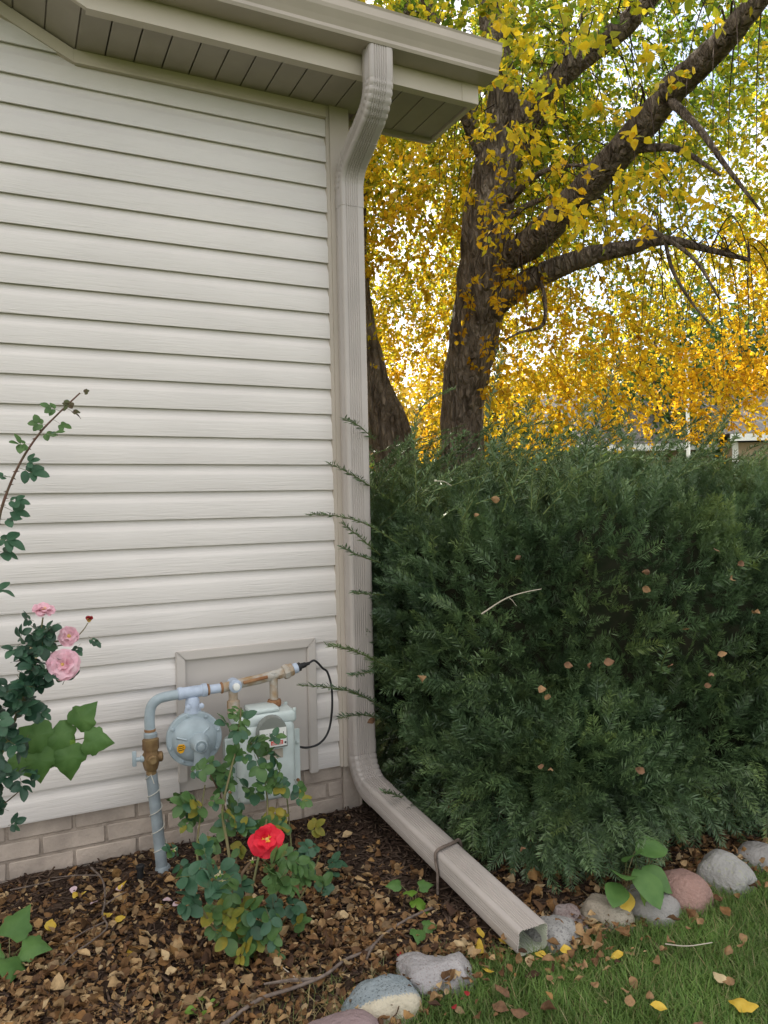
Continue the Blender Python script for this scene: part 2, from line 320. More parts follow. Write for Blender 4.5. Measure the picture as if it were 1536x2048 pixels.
bed_xs, bed_front = xs, front[:, 0]
idx = np.arange(gx.size).reshape(gx.shape); F = np.stack([idx[:-1, :-1], idx[1:, :-1], idx[1:, 1:], idx[:-1, 1:]], -1).reshape(-1, 4)
g = make_np('planting_bed', np.stack([gx, gy2, bz], -1).reshape(-1, 3), F, M['mulch'], smooth=True); tag(g, kind='structure')

# ================================================================== HOUSE
CX = 1.280            # house corner
ZS, ZB = 2.863, .200  # soffit height, siding bottom
EXP = .1016; SL = .47 # course height, roof slope
house = thing('house', (0, 0, 0), 'cream vinyl sided house wall on painted brick foundation with eave above', 'house')
wall = box('wall', -9.0, CX-.012, .02, 10, 0, ZS+.1, M['mortar'], house); wall.name = 'inner_wall'
prof = [(-.0145, 0), (-.0152, .005), (-.0146, .030), (-.0140, .0605), (-.0128, .0645), (-.0075, .0735), (-.0030, .084), (-.0008, .094), (.0, .104), (.006, .104), (-.002, .002)]
def plank(x0, x1, z, clip=None):
    n = max(2, int((x1-x0)/.22)); X = np.linspace(x0, x1, n+1); V = []; ph = random.uniform(0, 50)
    for x in X:
        for (y, h) in prof:
            wv = .0011*mnoise.noise(Vector((x*1.7, ph, 0))); V.append((x, y+wv, z+h))
    k = len(prof); F = [(i*k+j, (i+1)*k+j, (i+1)*k+(j+1) % k, i*k+(j+1) % k) for i in range(n) for j in range(k)]
    F += [tuple(range(k))[::-1], tuple(n*k+j for j in range(k))]
    return make('siding_plank', V, F, M['siding'], house, smooth=True, auto=16)
PXL, PXR, PZT = .540, 1.087, .728      # access panel
c0 = 2.740 - 25*EXP
for i in range(-1, 50):
    z = c0 + i*EXP
    if z < ZB-.03: continue
    if z + .03 > ZS:
        xr = .24-(z-ZS)/SL; xl = -6.0-xr
        if xr-xl < .3: break
        plank(xl, xr+.04, z)
    elif z < PZT-.05: plank(-9, PXL+.004, z); plank(PXR-.004, 1.187, z)
    else: plank(-9, 1.187, z)
# starter strip under the lowest course
box('starter_strip', -9, PXL, -.013, .006, ZB-.004, c0+1*EXP-EXP*1+.004 if c0 > ZB else ZB+.03, M['siding'], house)
# corner post: two faces and a flange
V, F = merge([boxvf(1.183, 1.196, -.020, .01, .196, ZS), boxvf(1.1965, CX, -.0275, .012, .196, ZS), boxvf(CX-.0125, CX+.008, .0125, .10, .196, ZS)])
make('corner_post', V, F, M['corner'], house)
# frieze channel below the soffit and its rising end at the gable
V, F = merge([boxvf(.24, 1.1825, -.022, .0, ZS-.045, ZS-.0005), boxvf(.245, 1.1822, -.030, -.0005, ZS-.050, ZS-.0455)])
make('frieze_channel', V, F, M['trim'], house)
def slab(name, p0, p1, wdir, wid, th, m, parent):     # strip from p0 to p1, width along wdir, thickness along -Y
    p0, p1, wdir = map(lambda a: np.array(a, float), (p0, p1, wdir)); q = wdir*wid; t = np.array([0, -th, 0])
    V = [p0, p1, p1+q, p0+q, p0+t, p1+t, p1+q+t, p0+q+t]; F = [(0, 1, 2, 3), (7, 6, 5, 4), (0, 4, 5, 1), (1, 5, 6, 2), (2, 6, 7, 3), (3, 7, 4, 0)]
    return make(name, V, F, m, parent)
a = np.array([.24, 0, ZS-.045]); b = np.array([.24-1.6, 0, ZS-.045+1.6*SL])
slab('rake_channel', a+[-.0005, 0, 0], b, (0, 0, 1), .045, .023, M['trim'], house)
# soffit boards, level part then rising with the gable
FY = -.285
def soffit_panel(x0, x1, z0, z1, y0=FY+.012, y1=-.0005):
    g_ = .005; mid = (x0+x1)/2; V = []; F = []
    for xa, xb in ((x0, x1-g_),):
        za = z0+(z1-z0)*(xa-x0)/(x1-x0); zb = z0+(z1-z0)*(xb-x0)/(x1-x0)
        V += [(xa, y0, za), (xb, y0, zb), (xb, y1, zb), (xa, y1, za), (xa, y0, za+.005), (xb+g_, y0, z1+.005), (xb+g_, y1, z1+.005), (xa, y1, za+.005), (xb, y0, zb+.005), (xb, y1, zb+.005)]
        F += [(3, 2, 1, 0), (1, 2, 9, 8), (8, 9, 6, 5), (0, 1, 8, 4), (3, 7, 9, 2), (0, 4, 7, 3), (4, 5, 6, 7)]
    return make('soffit_panel', V, F, M['soffit'], house)
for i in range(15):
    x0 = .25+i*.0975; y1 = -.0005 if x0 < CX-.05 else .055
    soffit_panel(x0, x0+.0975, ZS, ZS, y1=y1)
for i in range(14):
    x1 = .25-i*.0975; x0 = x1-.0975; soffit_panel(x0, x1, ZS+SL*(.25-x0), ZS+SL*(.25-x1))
box('soffit_end_trim', CX+.0085, 1.715, .056, .076, ZS-.018, ZS+.06, M['soffit'], house)
box('soffit_side_trim', 1.7155, 1.735, FY+.012, .076, ZS-.006, ZS+.10, M['trim'], house)
# fascia boards
V, F = merge([boxvf(.26, 1.735, FY-.004, FY+.0115, ZS-.010, ZS+.16), boxvf(.26, 1.735, FY-.0065, FY+.03, ZS-.012, ZS-.0105)])
make('fascia', V, F, M['trim'], house)
box('fascia_lap', 1.66, 1.7355, FY-.0065, FY-.0045, ZS-.0098, ZS+.16, M['trim'], house)
slab('rake_fascia', (.2598, FY+.0115, ZS-.010), (.26-1.9, FY+.0115, ZS-.010+1.9*SL), (0, 0, 1), .17, .017, M['trim'], house)
# gutter, K profile swept along the eave
gp = [(FY-.0075, 3.036), (FY-.0075, 2.926), (FY-.098, 2.926), (FY-.103, 2.936), (FY-.103, 2.948), (FY-.112, 2.966), (FY-.126, 2.990), (FY-.130, 3.002), (FY-.130, 3.028), (FY-.134, 3.036), (FY-.128, 3.038),
      (FY-.127, 3.003), (FY-.110, 2.966), (FY-.100, 2.948), (FY-.096, 2.929), (FY-.0105, 2.929), (FY-.0105, 3.036)]
k = len(gp); V = [(x, y, z) for x in np.linspace(.12, 1.766, 12) for y, z in gp]
F = [(i*k+j, i*k+(j+1) % k, (i+1)*k+(j+1) % k, (i+1)*k+j) for i in range(11) for j in range(k)] + [tuple(range(k)), tuple(11*k+j for j in range(k))[::-1]]
gut = make('gutter', V, F, M['alu'], house)
ep = gp[:11]; V = [(1.7665, y, z) for y, z in ep]+[(1.7695, y, z) for y, z in ep]; n = len(ep)
F = [tuple(range(n)), tuple(range(n, 2*n))[::-1]]+[(j, n+j, n+(j+1) % n, (j+1) % n) for j in range(n)]
make('end_cap', V, F, M['alu'], gut)
# roof: main planes, front gable
RT = .06
def roofplane(name, pts):
    P4 = [np.array(p, float) for p in pts]; V = P4+[p+np.array([0, 0, RT]) for p in P4]
    return make(name, V, [(3, 2, 1, 0), (4, 5, 6, 7), (0, 1, 5, 4), (1, 2, 6, 5), (2, 3, 7, 6), (3, 0, 4, 7)], M['roof'], house)
ze = ZS+.165
roofplane('roof', [(-9.4, FY-.02, ze), (1.75, FY-.02, ze), (1.75, 5.2, ze+SL*5.5), (-9.4, 5.2, ze+SL*5.5)])
roofplane('roof', [(-9.4, 5.21, ze+SL*5.5), (1.75, 5.21, ze+SL*5.5), (1.75, 10.7, ze), (-9.4, 10.7, ze)])
gz_ = ze+SL*3.26
roofplane('gable_roof', [(.26, FY-.03, ze+.07), (.26, 3.0, ze+.07), (-3.0, 3.0, gz_+.07), (-3.0, FY-.03, gz_+.07)][::-1])
roofplane('gable_roof', [(-6.26, FY-.03, ze+.07), (-6.26, 3.0, ze+.07), (-3.01, 3.0, gz_+.07), (-3.01, FY-.03, gz_+.07)])
V = [(-6.2, .03, ZS), (.2, .03, ZS), (-3, .03, ZS+SL*3.2), (-6.2, 3, ZS), (.2, 3, ZS), (-3, 3, ZS+SL*3.2)]
make('gable_wall', V, [(0, 1, 2), (5, 4, 3), (0, 2, 5, 3), (1, 4, 5, 2), (0, 3, 4, 1)], M['mortar'], house)
for s in (1.262,):
    V = [(s, .021, ZS+.1), (s, 10, ZS+.1), (s, 5.2, ZS+SL*5.2+.1), (s-.02, .021, ZS+.1), (s-.02, 10, ZS+.1), (s-.02, 5.2, ZS+SL*5.2+.1)]
    make('end_gable_wall', V, [(0, 1, 2), (5, 4, 3), (0, 3, 4, 1), (1, 4, 5, 2), (2, 5, 3, 0)], M['tansiding'], house)
for i in range(26):
    V = [(CX-.001, .1005, ZB+i*EXP), (CX+.013, .1005, ZB+i*EXP), (CX+.002, .1005, ZB+(i+1)*EXP), (CX-.001, .1005, ZB+(i+1)*EXP)]
    V += [(x, 9.98, z) for x, y, z in V]
    make('siding_plank', V, [(0, 1, 2, 3), (7, 6, 5, 4), (0, 4, 5, 1), (1, 5, 6, 2), (2, 6, 7, 3), (3, 7, 4, 0)], M['siding'], house)
# access panel: flat sheet framed with channel
ap = box('access_panel', PXL+.006, PXR-.006, -.006, .004, .205, PZT-.004, M['panel'], house)
fw = .034
def framevf(x0, x1, z0, z1): return boxvf(x0, x1, -.024, -.0065, z0, z1)
def bar_m(x0, x1, z0, z1, miter):    # bar with mitred top end(s)
    return None
def prism(name, pts, y0, y1, m, parent):
    n = len(pts); V = [(x, y0, z) for x, z in pts]+[(x, y1, z) for x, z in pts]
    F = [tuple(range(n)), tuple(range(n, 2*n))[::-1]]+[(j, n+j, n+(j+1) % n, (j+1) % n) for j in range(n)]
    bm = bmesh.new(); vv = [bm.verts.new(v) for v in V]; [bm.faces.new([vv[i] for i in f]) for f in F]; bmesh.ops.recalc_face_normals(bm, faces=bm.faces)
    bmesh.ops.bevel(bm, geom=bm.edges[:], offset=.003, segments=2, affect='EDGES'); bm.verts.index_update()
    V = [tuple(v.co) for v in bm.verts]; F = [[v.index for v in f.verts] for f in bm.faces]; bm.free(); return make(name, V, F, m, parent, smooth=True, auto=40)
prism('frame_strip', [(PXL, .245), (PXL+fw, .245), (PXL+fw, PZT-fw), (PXL, PZT)], -.026, -.0065, M['panel'], ap)
prism('frame_strip', [(PXL+.001, PZT), (PXL+fw+.001, PZT-fw), (PXR-fw-.001, PZT-fw), (PXR-.001, PZT)], -.026, -.0065, M['panel'], ap)
prism('frame_strip', [(PXR-fw, .193), (PXR, .193), (PXR, PZT), (PXR-fw, PZT-fw)], -.026, -.0065, M['panel'], ap)
# foundation: painted bricks with recessed joints
fnd = box('foundation', -9, CX-.055, .0185, .019, -.03, ZB+.02, M['mortar'], house)
BL, BH, J = .203, .0572, .0095
for r_ in range(4):
    z0 = -.062+r_*(BH+J); off = (r_ % 2)*(BL+J)/2; x = -1.62+off
    while x < CX-.08:
        x1 = min(x+BL, CX-.078)
        if x1-x > .02:
            d = random.uniform(-.0012, .0012); box('brick', x, x1, 0.0125+d, .0184, z0, min(z0+BH, ZB+.02), M['brick'], fnd, bev=.003, seg=1)
        x += BL+J
box('corner_block', CX-.074, CX-.004, .004, .0195, -.03, .1945, M['brick'], fnd, bev=.004)
box('corner_block', CX-.0035, CX+.008, .004, .20, -.03, .1945, M['brick'], fnd, bev=.003)
box('foundation_side', CX-.01, CX+.004, .2005, 9.98, -.03, ZB+.01, M['mortar'], fnd)

# ================================================================== DOWNSPOUT
ds = thing('downspout', (1.262, -.06, 0), 'taupe ribbed aluminium downspout running from gutter down house corner', 'downspout')
def sp_profile(w, d, inset=0, grooves=True):      # u across (X), v depth (v<0 towards viewer)
    w, d, rr = w/2-inset, d/2-inset, .015; P_ = []
    def seg(p, q, gs):
        p = np.array(p); q = np.array(q); t = (q-p)/np.linalg.norm(q-p); nrm = np.array([t[1], -t[0]]); L_ = np.linalg.norm(q-p); out = [p]
        if grooves:
            for s_ in gs:
                c = s_*L_
                for o_, h in ((-.0032, 0), (-.0012, -.0030), (.0012, -.0030), (.0032, 0)): out.append(p+t*(c+o_)+nrm*h)
        out.append(q); return out
    def arc(c, a0): return [np.array(c)+rr*np.array([math.cos(a0+math.pi/2*k/4), math.sin(a0+math.pi/2*k/4)]) for k in range(1, 4)]
    G5 = (.28, .41, .54, .67, .80, .93); G3 = (.45, .62, .79, .95)
    P_ += seg((-w+rr, -d), (w-rr, -d), G5); P_ += arc((w-rr, -d+rr), -math.pi/2)
    P_ += seg((w, -d+rr), (w, d-rr), G3); P_ += arc((w-rr, d-rr), 0)
    P_ += seg((w-rr, d), (-w+rr, d), G5); P_ += arc((-w+rr, d-rr), math.pi/2)
    P_ += seg((-w, d-rr), (-w, -d+rr), tuple(1-g_ for g_ in G3)[::-1]); P_ += arc((-w+rr, -d+rr), math.pi)
    return np.array(P_)
def sweep(name, path, w=.100, d=.076, m=None, pleat=None, grow=None, parent=None, inner=False):   # path [(X,Y,Z)], moves in one vertical plane
    path = np.asarray(path, float); k = len(path); T = np.gradient(path, axis=0); T /= np.linalg.norm(T, axis=1)[:, None]
    pr = sp_profile(w, d, grooves=True); n = len(pr); V = []
    U = np.array([1., 0, 0])
    for i in range(k):
        Wv = np.cross(T[i], U); Wv /= np.linalg.norm(Wv)       # for a downward path this is +Y
        s_ = 1+(grow[i] if grow is not None else 0)
        for q in pr:
            v = q*s_
            if pleat is not None:
                f, side = pleat[i], (q[1]*pleatside[0] > -.02); v = v-np.sign(v)*(f if side else f*.25)*np.array([.6, 1])
            V.append(path[i]+U*v[0]+Wv*v[1])
    F = [(i*n+j, i*n+(j+1) % n, (i+1)*n+(j+1) % n, (i+1)*n+j) for i in range(k-1) for j in range(n)]
    V = np.array(V); nv = len(V)
    c = np.repeat(path, n, 0); Vi = V+(c-V)*(.0015/.045)       # inner skin
    Fi = [tuple(i+nv for i in f[::-1]) for f in F]
    rim = [(j, nv+j, nv+(j+1) % n, (j+1) % n) for j in range(n)]+[((k-1)*n+j, (k-1)*n+(j+1) % n, nv+(k-1)*n+(j+1) % n, nv+(k-1)*n+j) for j in range(n)]
    o = make(name, np.vstack([V, Vi]), F+Fi+rim, m, ds if parent is None else parent, smooth=True, auto=32)
    if inner:
        o.data.materials.append(M['spout_in'])
        for i_, pl in enumerate(o.data.polygons):
            if len(F) <= i_ < len(F)+len(Fi): pl.material_index = 1
    return o
XC = 1.262
pleatside = [1]
def bend(p0, d0, d1, rad, n):     # arc in the YZ plane starting at p0 with direction angle d0 -> d1 (angle from straight down, + = towards +Y)
    pts = [np.array(p0, float)]; N_ = n
    for i in range(N_):
        a_ = d0+(d1-d0)*(i+.5)/N_; st = rad*abs(d1-d0)/N_; pts.append(pts[-1]+st*np.array([0, math.sin(a_), -math.cos(a_)]))
    return pts
YW = -.058; YO = -.343
# top elbow: out of the gutter, leaning back to the wall
p = [np.array([XC, YO, 2.945]), np.array([XC, YO, 2.88]), np.array([XC, YO, 2.815])]
b1 = bend(p[-1], 0, R(62), .12, 18); A1 = p+b1[1:]
need = (YW-b1[-1][1]); drop56 = .12*(1-math.cos(R(62)))
ln = max(.03, (need-drop56)/math.sin(R(62))); e1 = b1[-1]+ln*.45*np.array([0, math.sin(R(62)), -math.cos(R(62))]); A1 = A1+[e1]
pl = [0]*3+[.0028*(i % 3 == 0) for i in range(18)]+[0]
pleatside = [1]
sweep('upper_elbow', A1, m=M['spout'], pleat=pl)
e2 = b1[-1]+ln*np.array([0, math.sin(R(62)), -math.cos(R(62))])
b2 = bend(e2, R(62), 0, .12, 18); A2 = [e1+(e1-e2)*.02, (e1+e2)/2]+b2+[b2[-1]+np.array([0, 0, -.03]), b2[-1]+np.array([0, 0, -.075])]
pleatside = [-1]
sweep('wall_elbow', A2, w=.103, d=.079, m=M['spout'], pleat=[0, 0]+[.0032*(i % 3 == 0) for i in range(19)]+[0, 0])
ztop = b2[-1][2]-.03; YW2 = b2[-1][1]
sweep('straight_pipe', [np.array([XC, YW2, z]) for z in np.linspace(ztop, .235, 14)], m=M['spout'])
b3 = bend((XC, YW2, .275), 0, R(-85), .135, 22)
A3 = [np.array([XC, YW2, .31])]+b3+[b3[-1]+.05*np.array([0, math.sin(R(-85)), -math.cos(R(-85))])]
pleatside = [1]
sweep('lower_elbow', A3, w=.103, d=.079, m=M['spout'], pleat=[0]+[.0028*(i % 3 == 0) if 1 < i < 20 else 0 for i in range(23)]+[0])
q0 = b3[-1]+.012*np.array([0, math.sin(R(-85)), -math.cos(R(-85))]); q1 = np.array([XC, -1.182, .052])
q0 = np.array([XC, q0[1], q0[2]])
sweep('extension', [q0+(q1-q0)*t for t in np.linspace(0, 1, 18)], m=M['spout'], inner=True)
print('ext start', q0, 'end', q1)
for zz in (2.36, .55):    # straps
    V, F = boxvf(XC-.056, XC+.056, YW2-.0405, YW2+.03, zz, zz+.03)
for zz in (2.33, 2.02): lathe('rivet', [(.004, 0), (.0035, .002), (.001, .003)], (XC-.0505, YW2+.01, zz), (-1, 0, 0), M['spout'], ds, n=8)

# ================================================================== GAS SERVICE
GY = -.155
def pp(x, y, Y=GY): return P(x, y, Y)
gr = thing('gas_riser_pipe', (*G(326, 1744)[:2], 0), 'grey gas riser pipe with brass shutoff valve rising beside brick foundation', 'gas pipe')
rb = G(326, 1744); rtp = pp(303, 1548, rb[1]); vt = pp(301, 1478, rb[1]); GY = rb[1]
tube('pipe', [rb-[0, 0, .03], rb+(rtp-rb)*.5, rtp], .0195, M['riser'], gr, n=20)
lathe('base_sleeve', [(.027, 0), (.026, .02), (.021, .028)], rb-[0, 0, .004], (0, 0, 1), M['riser'], gr, n=16)
axv = (vt-rtp)/np.linalg.norm(vt-rtp); hv = np.linalg.norm(vt-rtp)
val = lathe('valve', [(.017, -.004), (.0175, .012), (.022, .016), (.026, .03), (.029, .045), (.029, .07), (.024, .078), (.024, .086), (.028, .0862), (.028, hv), (.02, hv+.003)], rtp, axv, M['brass'], gr, n=8)
c = rtp+axv*.057
lathe('plug', [(.016, 0), (.016, .034), (.011, .036), (.011, .046)], c, (0, -1, 0), M['brass'], val, n=12)
lathe('plug', [(.018, 0), (.018, .036), (.012, .040)], c, (1, -.1, 0), M['brass'], val, n=12)
lathe('key', [(.012, 0), (.012, .034), (.008, .036), (.007, .05)], c, (-1, 0, 0), M['greypaint'], val, n=12)
box('lever', c[0]-.062, c[0]-.048, c[1]-.005, c[1]+.005, c[2]-.022, c[2]+.03, M['greypaint'], val, bev=.003)
el = [pp(301, 1482), pp(300, 1462), pp(299, 1436), pp(303, 1412), pp(317, 1398), pp(338, 1392), pp(362, 1388)]
tube('elbow_pipe', spline(el, 6), .0175, M['greypaint'], gr, n=18)
lathe('coupling', [(.021, 0), (.0225, .004), (.0225, .02), (.0185, .024)], pp(301, 1478), (0, 0, 1), M['riser'], gr, n=18)
lathe('rust_ring', [(.0185, 0), (.019, .002), (.019, .008), (.018, .009)], pp(300, 1463), (0, 0, 1), M['rust'], gr, n=18)
# wire wound round the riser
wp = []
for i in range(120):
    t = i/119; ax_ = rb+(rtp-rb)*(.12+.86*t); an = t*2*math.pi*4.6; wp.append(ax_+.0225*np.array([math.cos(an), math.sin(an), 0]))
wp += [wp[-1]+np.array([.012, -.01, .012]), wp[-1]+np.array([.022, -.01, -.02])]
tag(tube('tracer_wire', wp, .0016, M['wire'], None, n=6), 'thin pale wire wound in a spiral around grey gas riser', 'wire')
# regulator
rc = pp(388, 1476, GY); rg = thing('gas_regulator', (rc[0], rc[1], rc[2]-.10), 'round grey-blue gas pressure regulator with orange sticker', 'gas regulator')
ax = np.array([-.10, -1, .02]); ax /= np.linalg.norm(ax)
disc = lathe('diaphragm_case', [(.055, -.035), (.075, -.02), (.0935, -.012), (.0955, -.009), (.0955, -.001), (.094, .001), (.0955, .003), (.0955, .011), (.092, .014), (.0775, .0145), (.074, .022), (.066, .033), (.050, .042), (.030, .046), (.01, .047)], rc, ax, M['greypaint'], rg, n=48)
e_x = np.cross([0, 0, 1.], ax); e_x /= np.linalg.norm(e_x); e_z = np.cross(ax, e_x)
for i in range(8):
    an = 2*math.pi*(i+.35)/8; lathe('bolt', [(.0055, 0), (.0055, .006), (.003, .008)], rc+ax*.0135+.085*(math.cos(an)*e_x+math.sin(an)*e_z), ax, M['greypaint'], disc, n=6)
hub = lathe('spring_housing', [(.034, .0), (.031, .03), (.025, .05), (.0235, .070), (.020, .073), (.018, .073), (.017, .068), (.012, .068), (.012, .078), (.004, .080)], rc+ax*.036+e_z*-.004+e_x*.012, ax, M['greypaint'], rg, n=20)
for an in (40, 165): 
    dv = math.cos(R(an))*e_x+math.sin(R(an))*e_z; s0 = rc+ax*.046+dv*.030; s1 = rc+ax*.036+dv*.064
    tube('rib', [s0, s1], .004, M['greypaint'], hub, n=6)
v0 = rc+ax*.058+e_x*.018-e_z*.02
vent = tube('vent_spout', spline([v0, v0-e_z*.03+ax*.004, v0-e_z*.06, v0-e_z*.088], 5), [.026]*3+[.027]*6+[.029]*7, M['greypaint'], rg, n=10)
lathe('vent_lip', [(.034, 0), (.035, .006), (.028, .008)], v0-e_z*.091, e_z, M['greypaint'], rg, n=10)
# orange sticker with small unreadable lines
sc_ = rc+ax*.0395-e_x*.050-e_z*.022
def on_disc(u, v, h): return sc_+e_x*u+e_z*v+ax*h
sk = [(-.012, .006), (-.005, .0165), (.011, .0165), (.0165, .007), (.008, -.012), (-.001, -.016), (-.011, -.008)]
tilt = .42
def sticker(u, v, h): return sc_+e_x*u+e_z*v+ax*(h+tilt*u+.15*v)
V = [sticker(u, v, .002) for u, v in sk]+[sticker(u, v, -.002) for u, v in sk]; n = len(sk)
stk = make('sticker', V, [tuple(range(n)), tuple(range(n, 2*n))[::-1]]+[(j, n+j, n+(j+1) % n, (j+1) % n) for j in range(n)], M['yellow_tag'], rg)
for v_ in (.009, .002, -.005):
    V = [sticker(u, v_+dv+u*.25, .0032) for u, dv in ((-.009, 0), (.011, 0), (.011, .0024), (-.009, .0024))]; make('print_line', V+[np.array(q)-ax*.002 for q in V], [(0, 1, 2, 3), (7, 6, 5, 4), (0, 4, 5, 1), (1, 5, 6, 2), (2, 6, 7, 3), (3, 7, 4, 0)], M['ink'], stk)
# regulator top casting carrying the pipe
h0, h1 = pp(357, 1388), pp(415, 1379)
dirp = (h1-h0)/np.linalg.norm(h1-h0)
cas = lathe('inlet_casting', [(.019, -.004), (.0225, 0), (.0225, .012), (.0205, .016), (.0205, .080), (.0235, .084), (.0235, .098), (.019, .10)], h0, dirp, M['bluepaint'], rg, n=20)
mid = pp(384, 1400); 
V, F = merge([lathevf([(.030, 0), (.026, .02), (.024, .045), (.018, .055)], rc+np.array([0, .012, .088])+e_x*.0, (0, 0, 1), 14)]); make('neck', V, F, M['bluepaint'], rg, smooth=True, auto=40)
for u in (-.022, .024): lathe('flange_bolt', [(.009, 0), (.009, .012), (.005, .014)], rc+np.array([0, -.012, .118])+e_x*u+ax*.012, ax, M['bluepaint'], rg, n=8)
# meter
xl, xr = pp(450, 1520)[0], pp(592, 1520)[0]; zt, zb = pp(530, 1418)[2], pp(530, 1592)[2]
mt = thing('gas_meter', ((xl+xr)/2, GY, zb), 'pale green-grey gas meter with dials hung from rusty pipe behind rose leaves', 'gas meter')
xm = (xl+xr)/2
bd = box('rear_case', xl, xr, GY-.012, GY+.075, zb+.005, zt-.085, M['meter'], mt, bev=.03, seg=4)
box('seam_flange', xl-.006, xr+.006, GY-.018, GY-.0125, zb, zt-.08, M['meter'], mt, bev=.0024, seg=1)
box('front_case', xl+.028, xr-.03, GY-.085, GY-.0185, zb+.012, zt-.03, M['meter'], mt, bev=.026, seg=4)
hd = box('head', xl+.022, xr-.022, GY-.075, GY+.045, zt-.040, zt+.006, M['meter'], mt, bev=.014, seg=3)
box('head_rib', xl+.075, xr-.085, GY-.070, GY+.03, zt+.0062, zt+.024, M['meter'], mt, bev=.008, seg=2)
for u in (xl+.03, xr-.03):
    for v in (GY-.068, GY+.03): lathe('screw', [(.007, 0), (.007, .008), (.004, .01)], (u, v, zt+.003), (0, 0, 1), M['meter'], hd, n=8)
for u in (xl+.006, xr-.006):
    for zz in (zb+.05, zt-.13): lathe('screw', [(.006, 0), (.006, .008), (.003, .01)], (u, GY-.018, zz), (0, -1, 0), M['rust'] if zz < zb+.1 else M['meter'], bd, n=8)
# index: arched cover, white plate, dials, red label
ix0, ix1 = pp(512, 1470, GY-.09)[0], pp(572, 1470, GY-.09)[0]; iz0, iz1 = pp(540, 1494, GY-.09)[2], pp(540, 1430, GY-.09)[2]
iw = ix1-ix0; ic = (ix0+ix1)/2; hh = iz1-iz0
pts = [(ix0, iz0), (ix1, iz0)]+[(ic+iw/2*math.cos(a_), iz0+hh*.5+hh*.5*math.sin(a_)) for a_ in np.linspace(0, math.pi, 14)]
n = len(pts); V = [(x, GY-.086, z) for x, z in pts]+[(ic+(x-ic)*.96, GY-.112, iz0+(z-iz0)*.96) for x, z in pts]
ixo = make('index_cover', V, [tuple(range(n)), tuple(range(n, 2*n))[::-1]]+[(j, n+j, n+(j+1) % n, (j+1) % n) for j in range(n)], M['dome'], mt, smooth=True, auto=40)
plate = box('dial_plate', ix0+.006, ix1-.006, GY-.1148, GY-.1125, iz0+.006, iz0+hh*.62, M['white'], ixo)
for i in range(4):
    cx_ = ix0+.018+i*(iw-.036)/3; cz_ = iz0+hh*.44
    lathe('dial', [(.0065, 0), (.0065, .001)], (cx_, GY-.1149, cz_), (0, -1, 0), M['white'], plate, n=14)
    box('dial_hand', cx_-.001, cx_+.0012, GY-.1166, GY-.116, cz_-.003, cz_+.0065, M['ink'], plate)
for cx_ in (ix0+.012, ix0+.013, ix1-.011): lathe('dial_dot', [(.0038, 0), (.0038, .0012)], (cx_, GY-.1149, iz0+.014+random.uniform(0, .012)), (0, -1, 0), M['ink'], plate, n=10)
lab = box('red_label', ix0+iw*.42, ix1-.020, GY-.1158, GY-.1149, iz0+.012, iz0+.026, M['red'], plate)
for v_ in (.015, .0195): box('label_line', ix0+iw*.45, ix1-.024, GY-.1165, GY-.116, iz0+v_, iz0+v_+.0014, M['white'], lab)
box('name_plate', ix0+.015, ix1-.012, GY-.0876, GY-.0855, iz0-.045, iz0-.012, M['paletwig'], mt)
# meter bar and the two drops
b0, b1_, b2_ = pp(438, 1376), pp(470, 1368), pp(566, 1346)
br = tube('meter_bar', [pp(440, 1377), pp(470, 1369), pp(520, 1358), pp(560, 1347)], .0175, M['rustpaint'], mt, n=14)
lathe('bar_hub', [(.0235, 0), (.0235, .046), (.013, .05)], pp(468, 1370)+[0, .022, 0], (0, -1, 0), M['bluepaint'], br, n=16)
lathe('bar_plug', [(.013, 0), (.013, .012), (.008, .014)], pp(468, 1370)+[0, -.027, 0], (0, -1, 0), M['white'], br, n=12)
tube('slot', [pp(487, 1366, GY-.0185), pp(535, 1354, GY-.0185)], .0065, M['rust'], br, n=6)
tube('supply_pipe', [pp(412, 1380), pp(440, 1376)], .0165, M['bluepaint'], mt, n=16)
for px_ in ((414, 1379.5), (441, 1376)): lathe('rust_ring', [(.0185, 0), (.0205, .002), (.0205, .006), (.018, .008)], pp(*px_), dirp, M['rust'], mt, n=18)
l0 = pp(466, 1374); lathe('drop', [(.0175, -.02), (.0165, .0), (.0165, .045), (.023, .05), (.023, l0[2]-zt+.0), (.02, l0[2]-zt+.004)], l0, (0, 0, -1), M['rustpaint'], mt, n=10)
r0_ = pp(547, 1352); hd_ = r0_[2]-zt
lathe('drop', [(.018, -.014), (.0155, .0), (.0155, .035), (.0158, max(.04, hd_-.032))], r0_, (0, 0, -1), M['rustpaint'], mt, n=14)
lathe('swivel_nut', [(.020, 0), (.027, .006), (.028, .018), (.024, .027)], (r0_[0], r0_[1], zt+.004), (0, 0, 1), M['rust'], mt, n=8)
u0, u1 = pp(556, 1349), pp(600, 1333); ud = (u1-u0)/np.linalg.norm(u1-u0)
lathe('union', [(.019, 0), (.0195, .02), (.026, .022), (.028, .03), (.028, .040), (.0245, .042), (.0245, .056), (.021, .06)], u0, ud, M['rustpaint'], mt, n=8)
lathe('collar', [(.0185, .058), (.019, .062), (.019, .078), (.015, .08)], u0, ud, M['bluepaint'], mt, n=16)
# black cable
cb = [u0+ud*.078, u0+ud*.10, u0+ud*.124, u0+ud*.150+np.array([0, 0, .002]), pp(645, 1336), pp(655, 1345), pp(663, 1375), pp(664, 1420), pp(657, 1462), pp(640, 1486), pp(615, 1495), pp(592, 1492), pp(575, 1488)]
cbl = thing('black_cable', tuple(cb[2]), 'black cable looping from gas pipe end back behind gas meter', 'cable')
tube('cable', spline(cb[2:], 8), .0042, M['rubber'], cbl, n=10)
lathe('strain_relief', [(.0165, 0), (.017, .01), (.011, .014), (.0105, .03), (.007, .036), (.006, .048)], u0+ud*.0795, ud, M['rubber'], cbl, n=12)
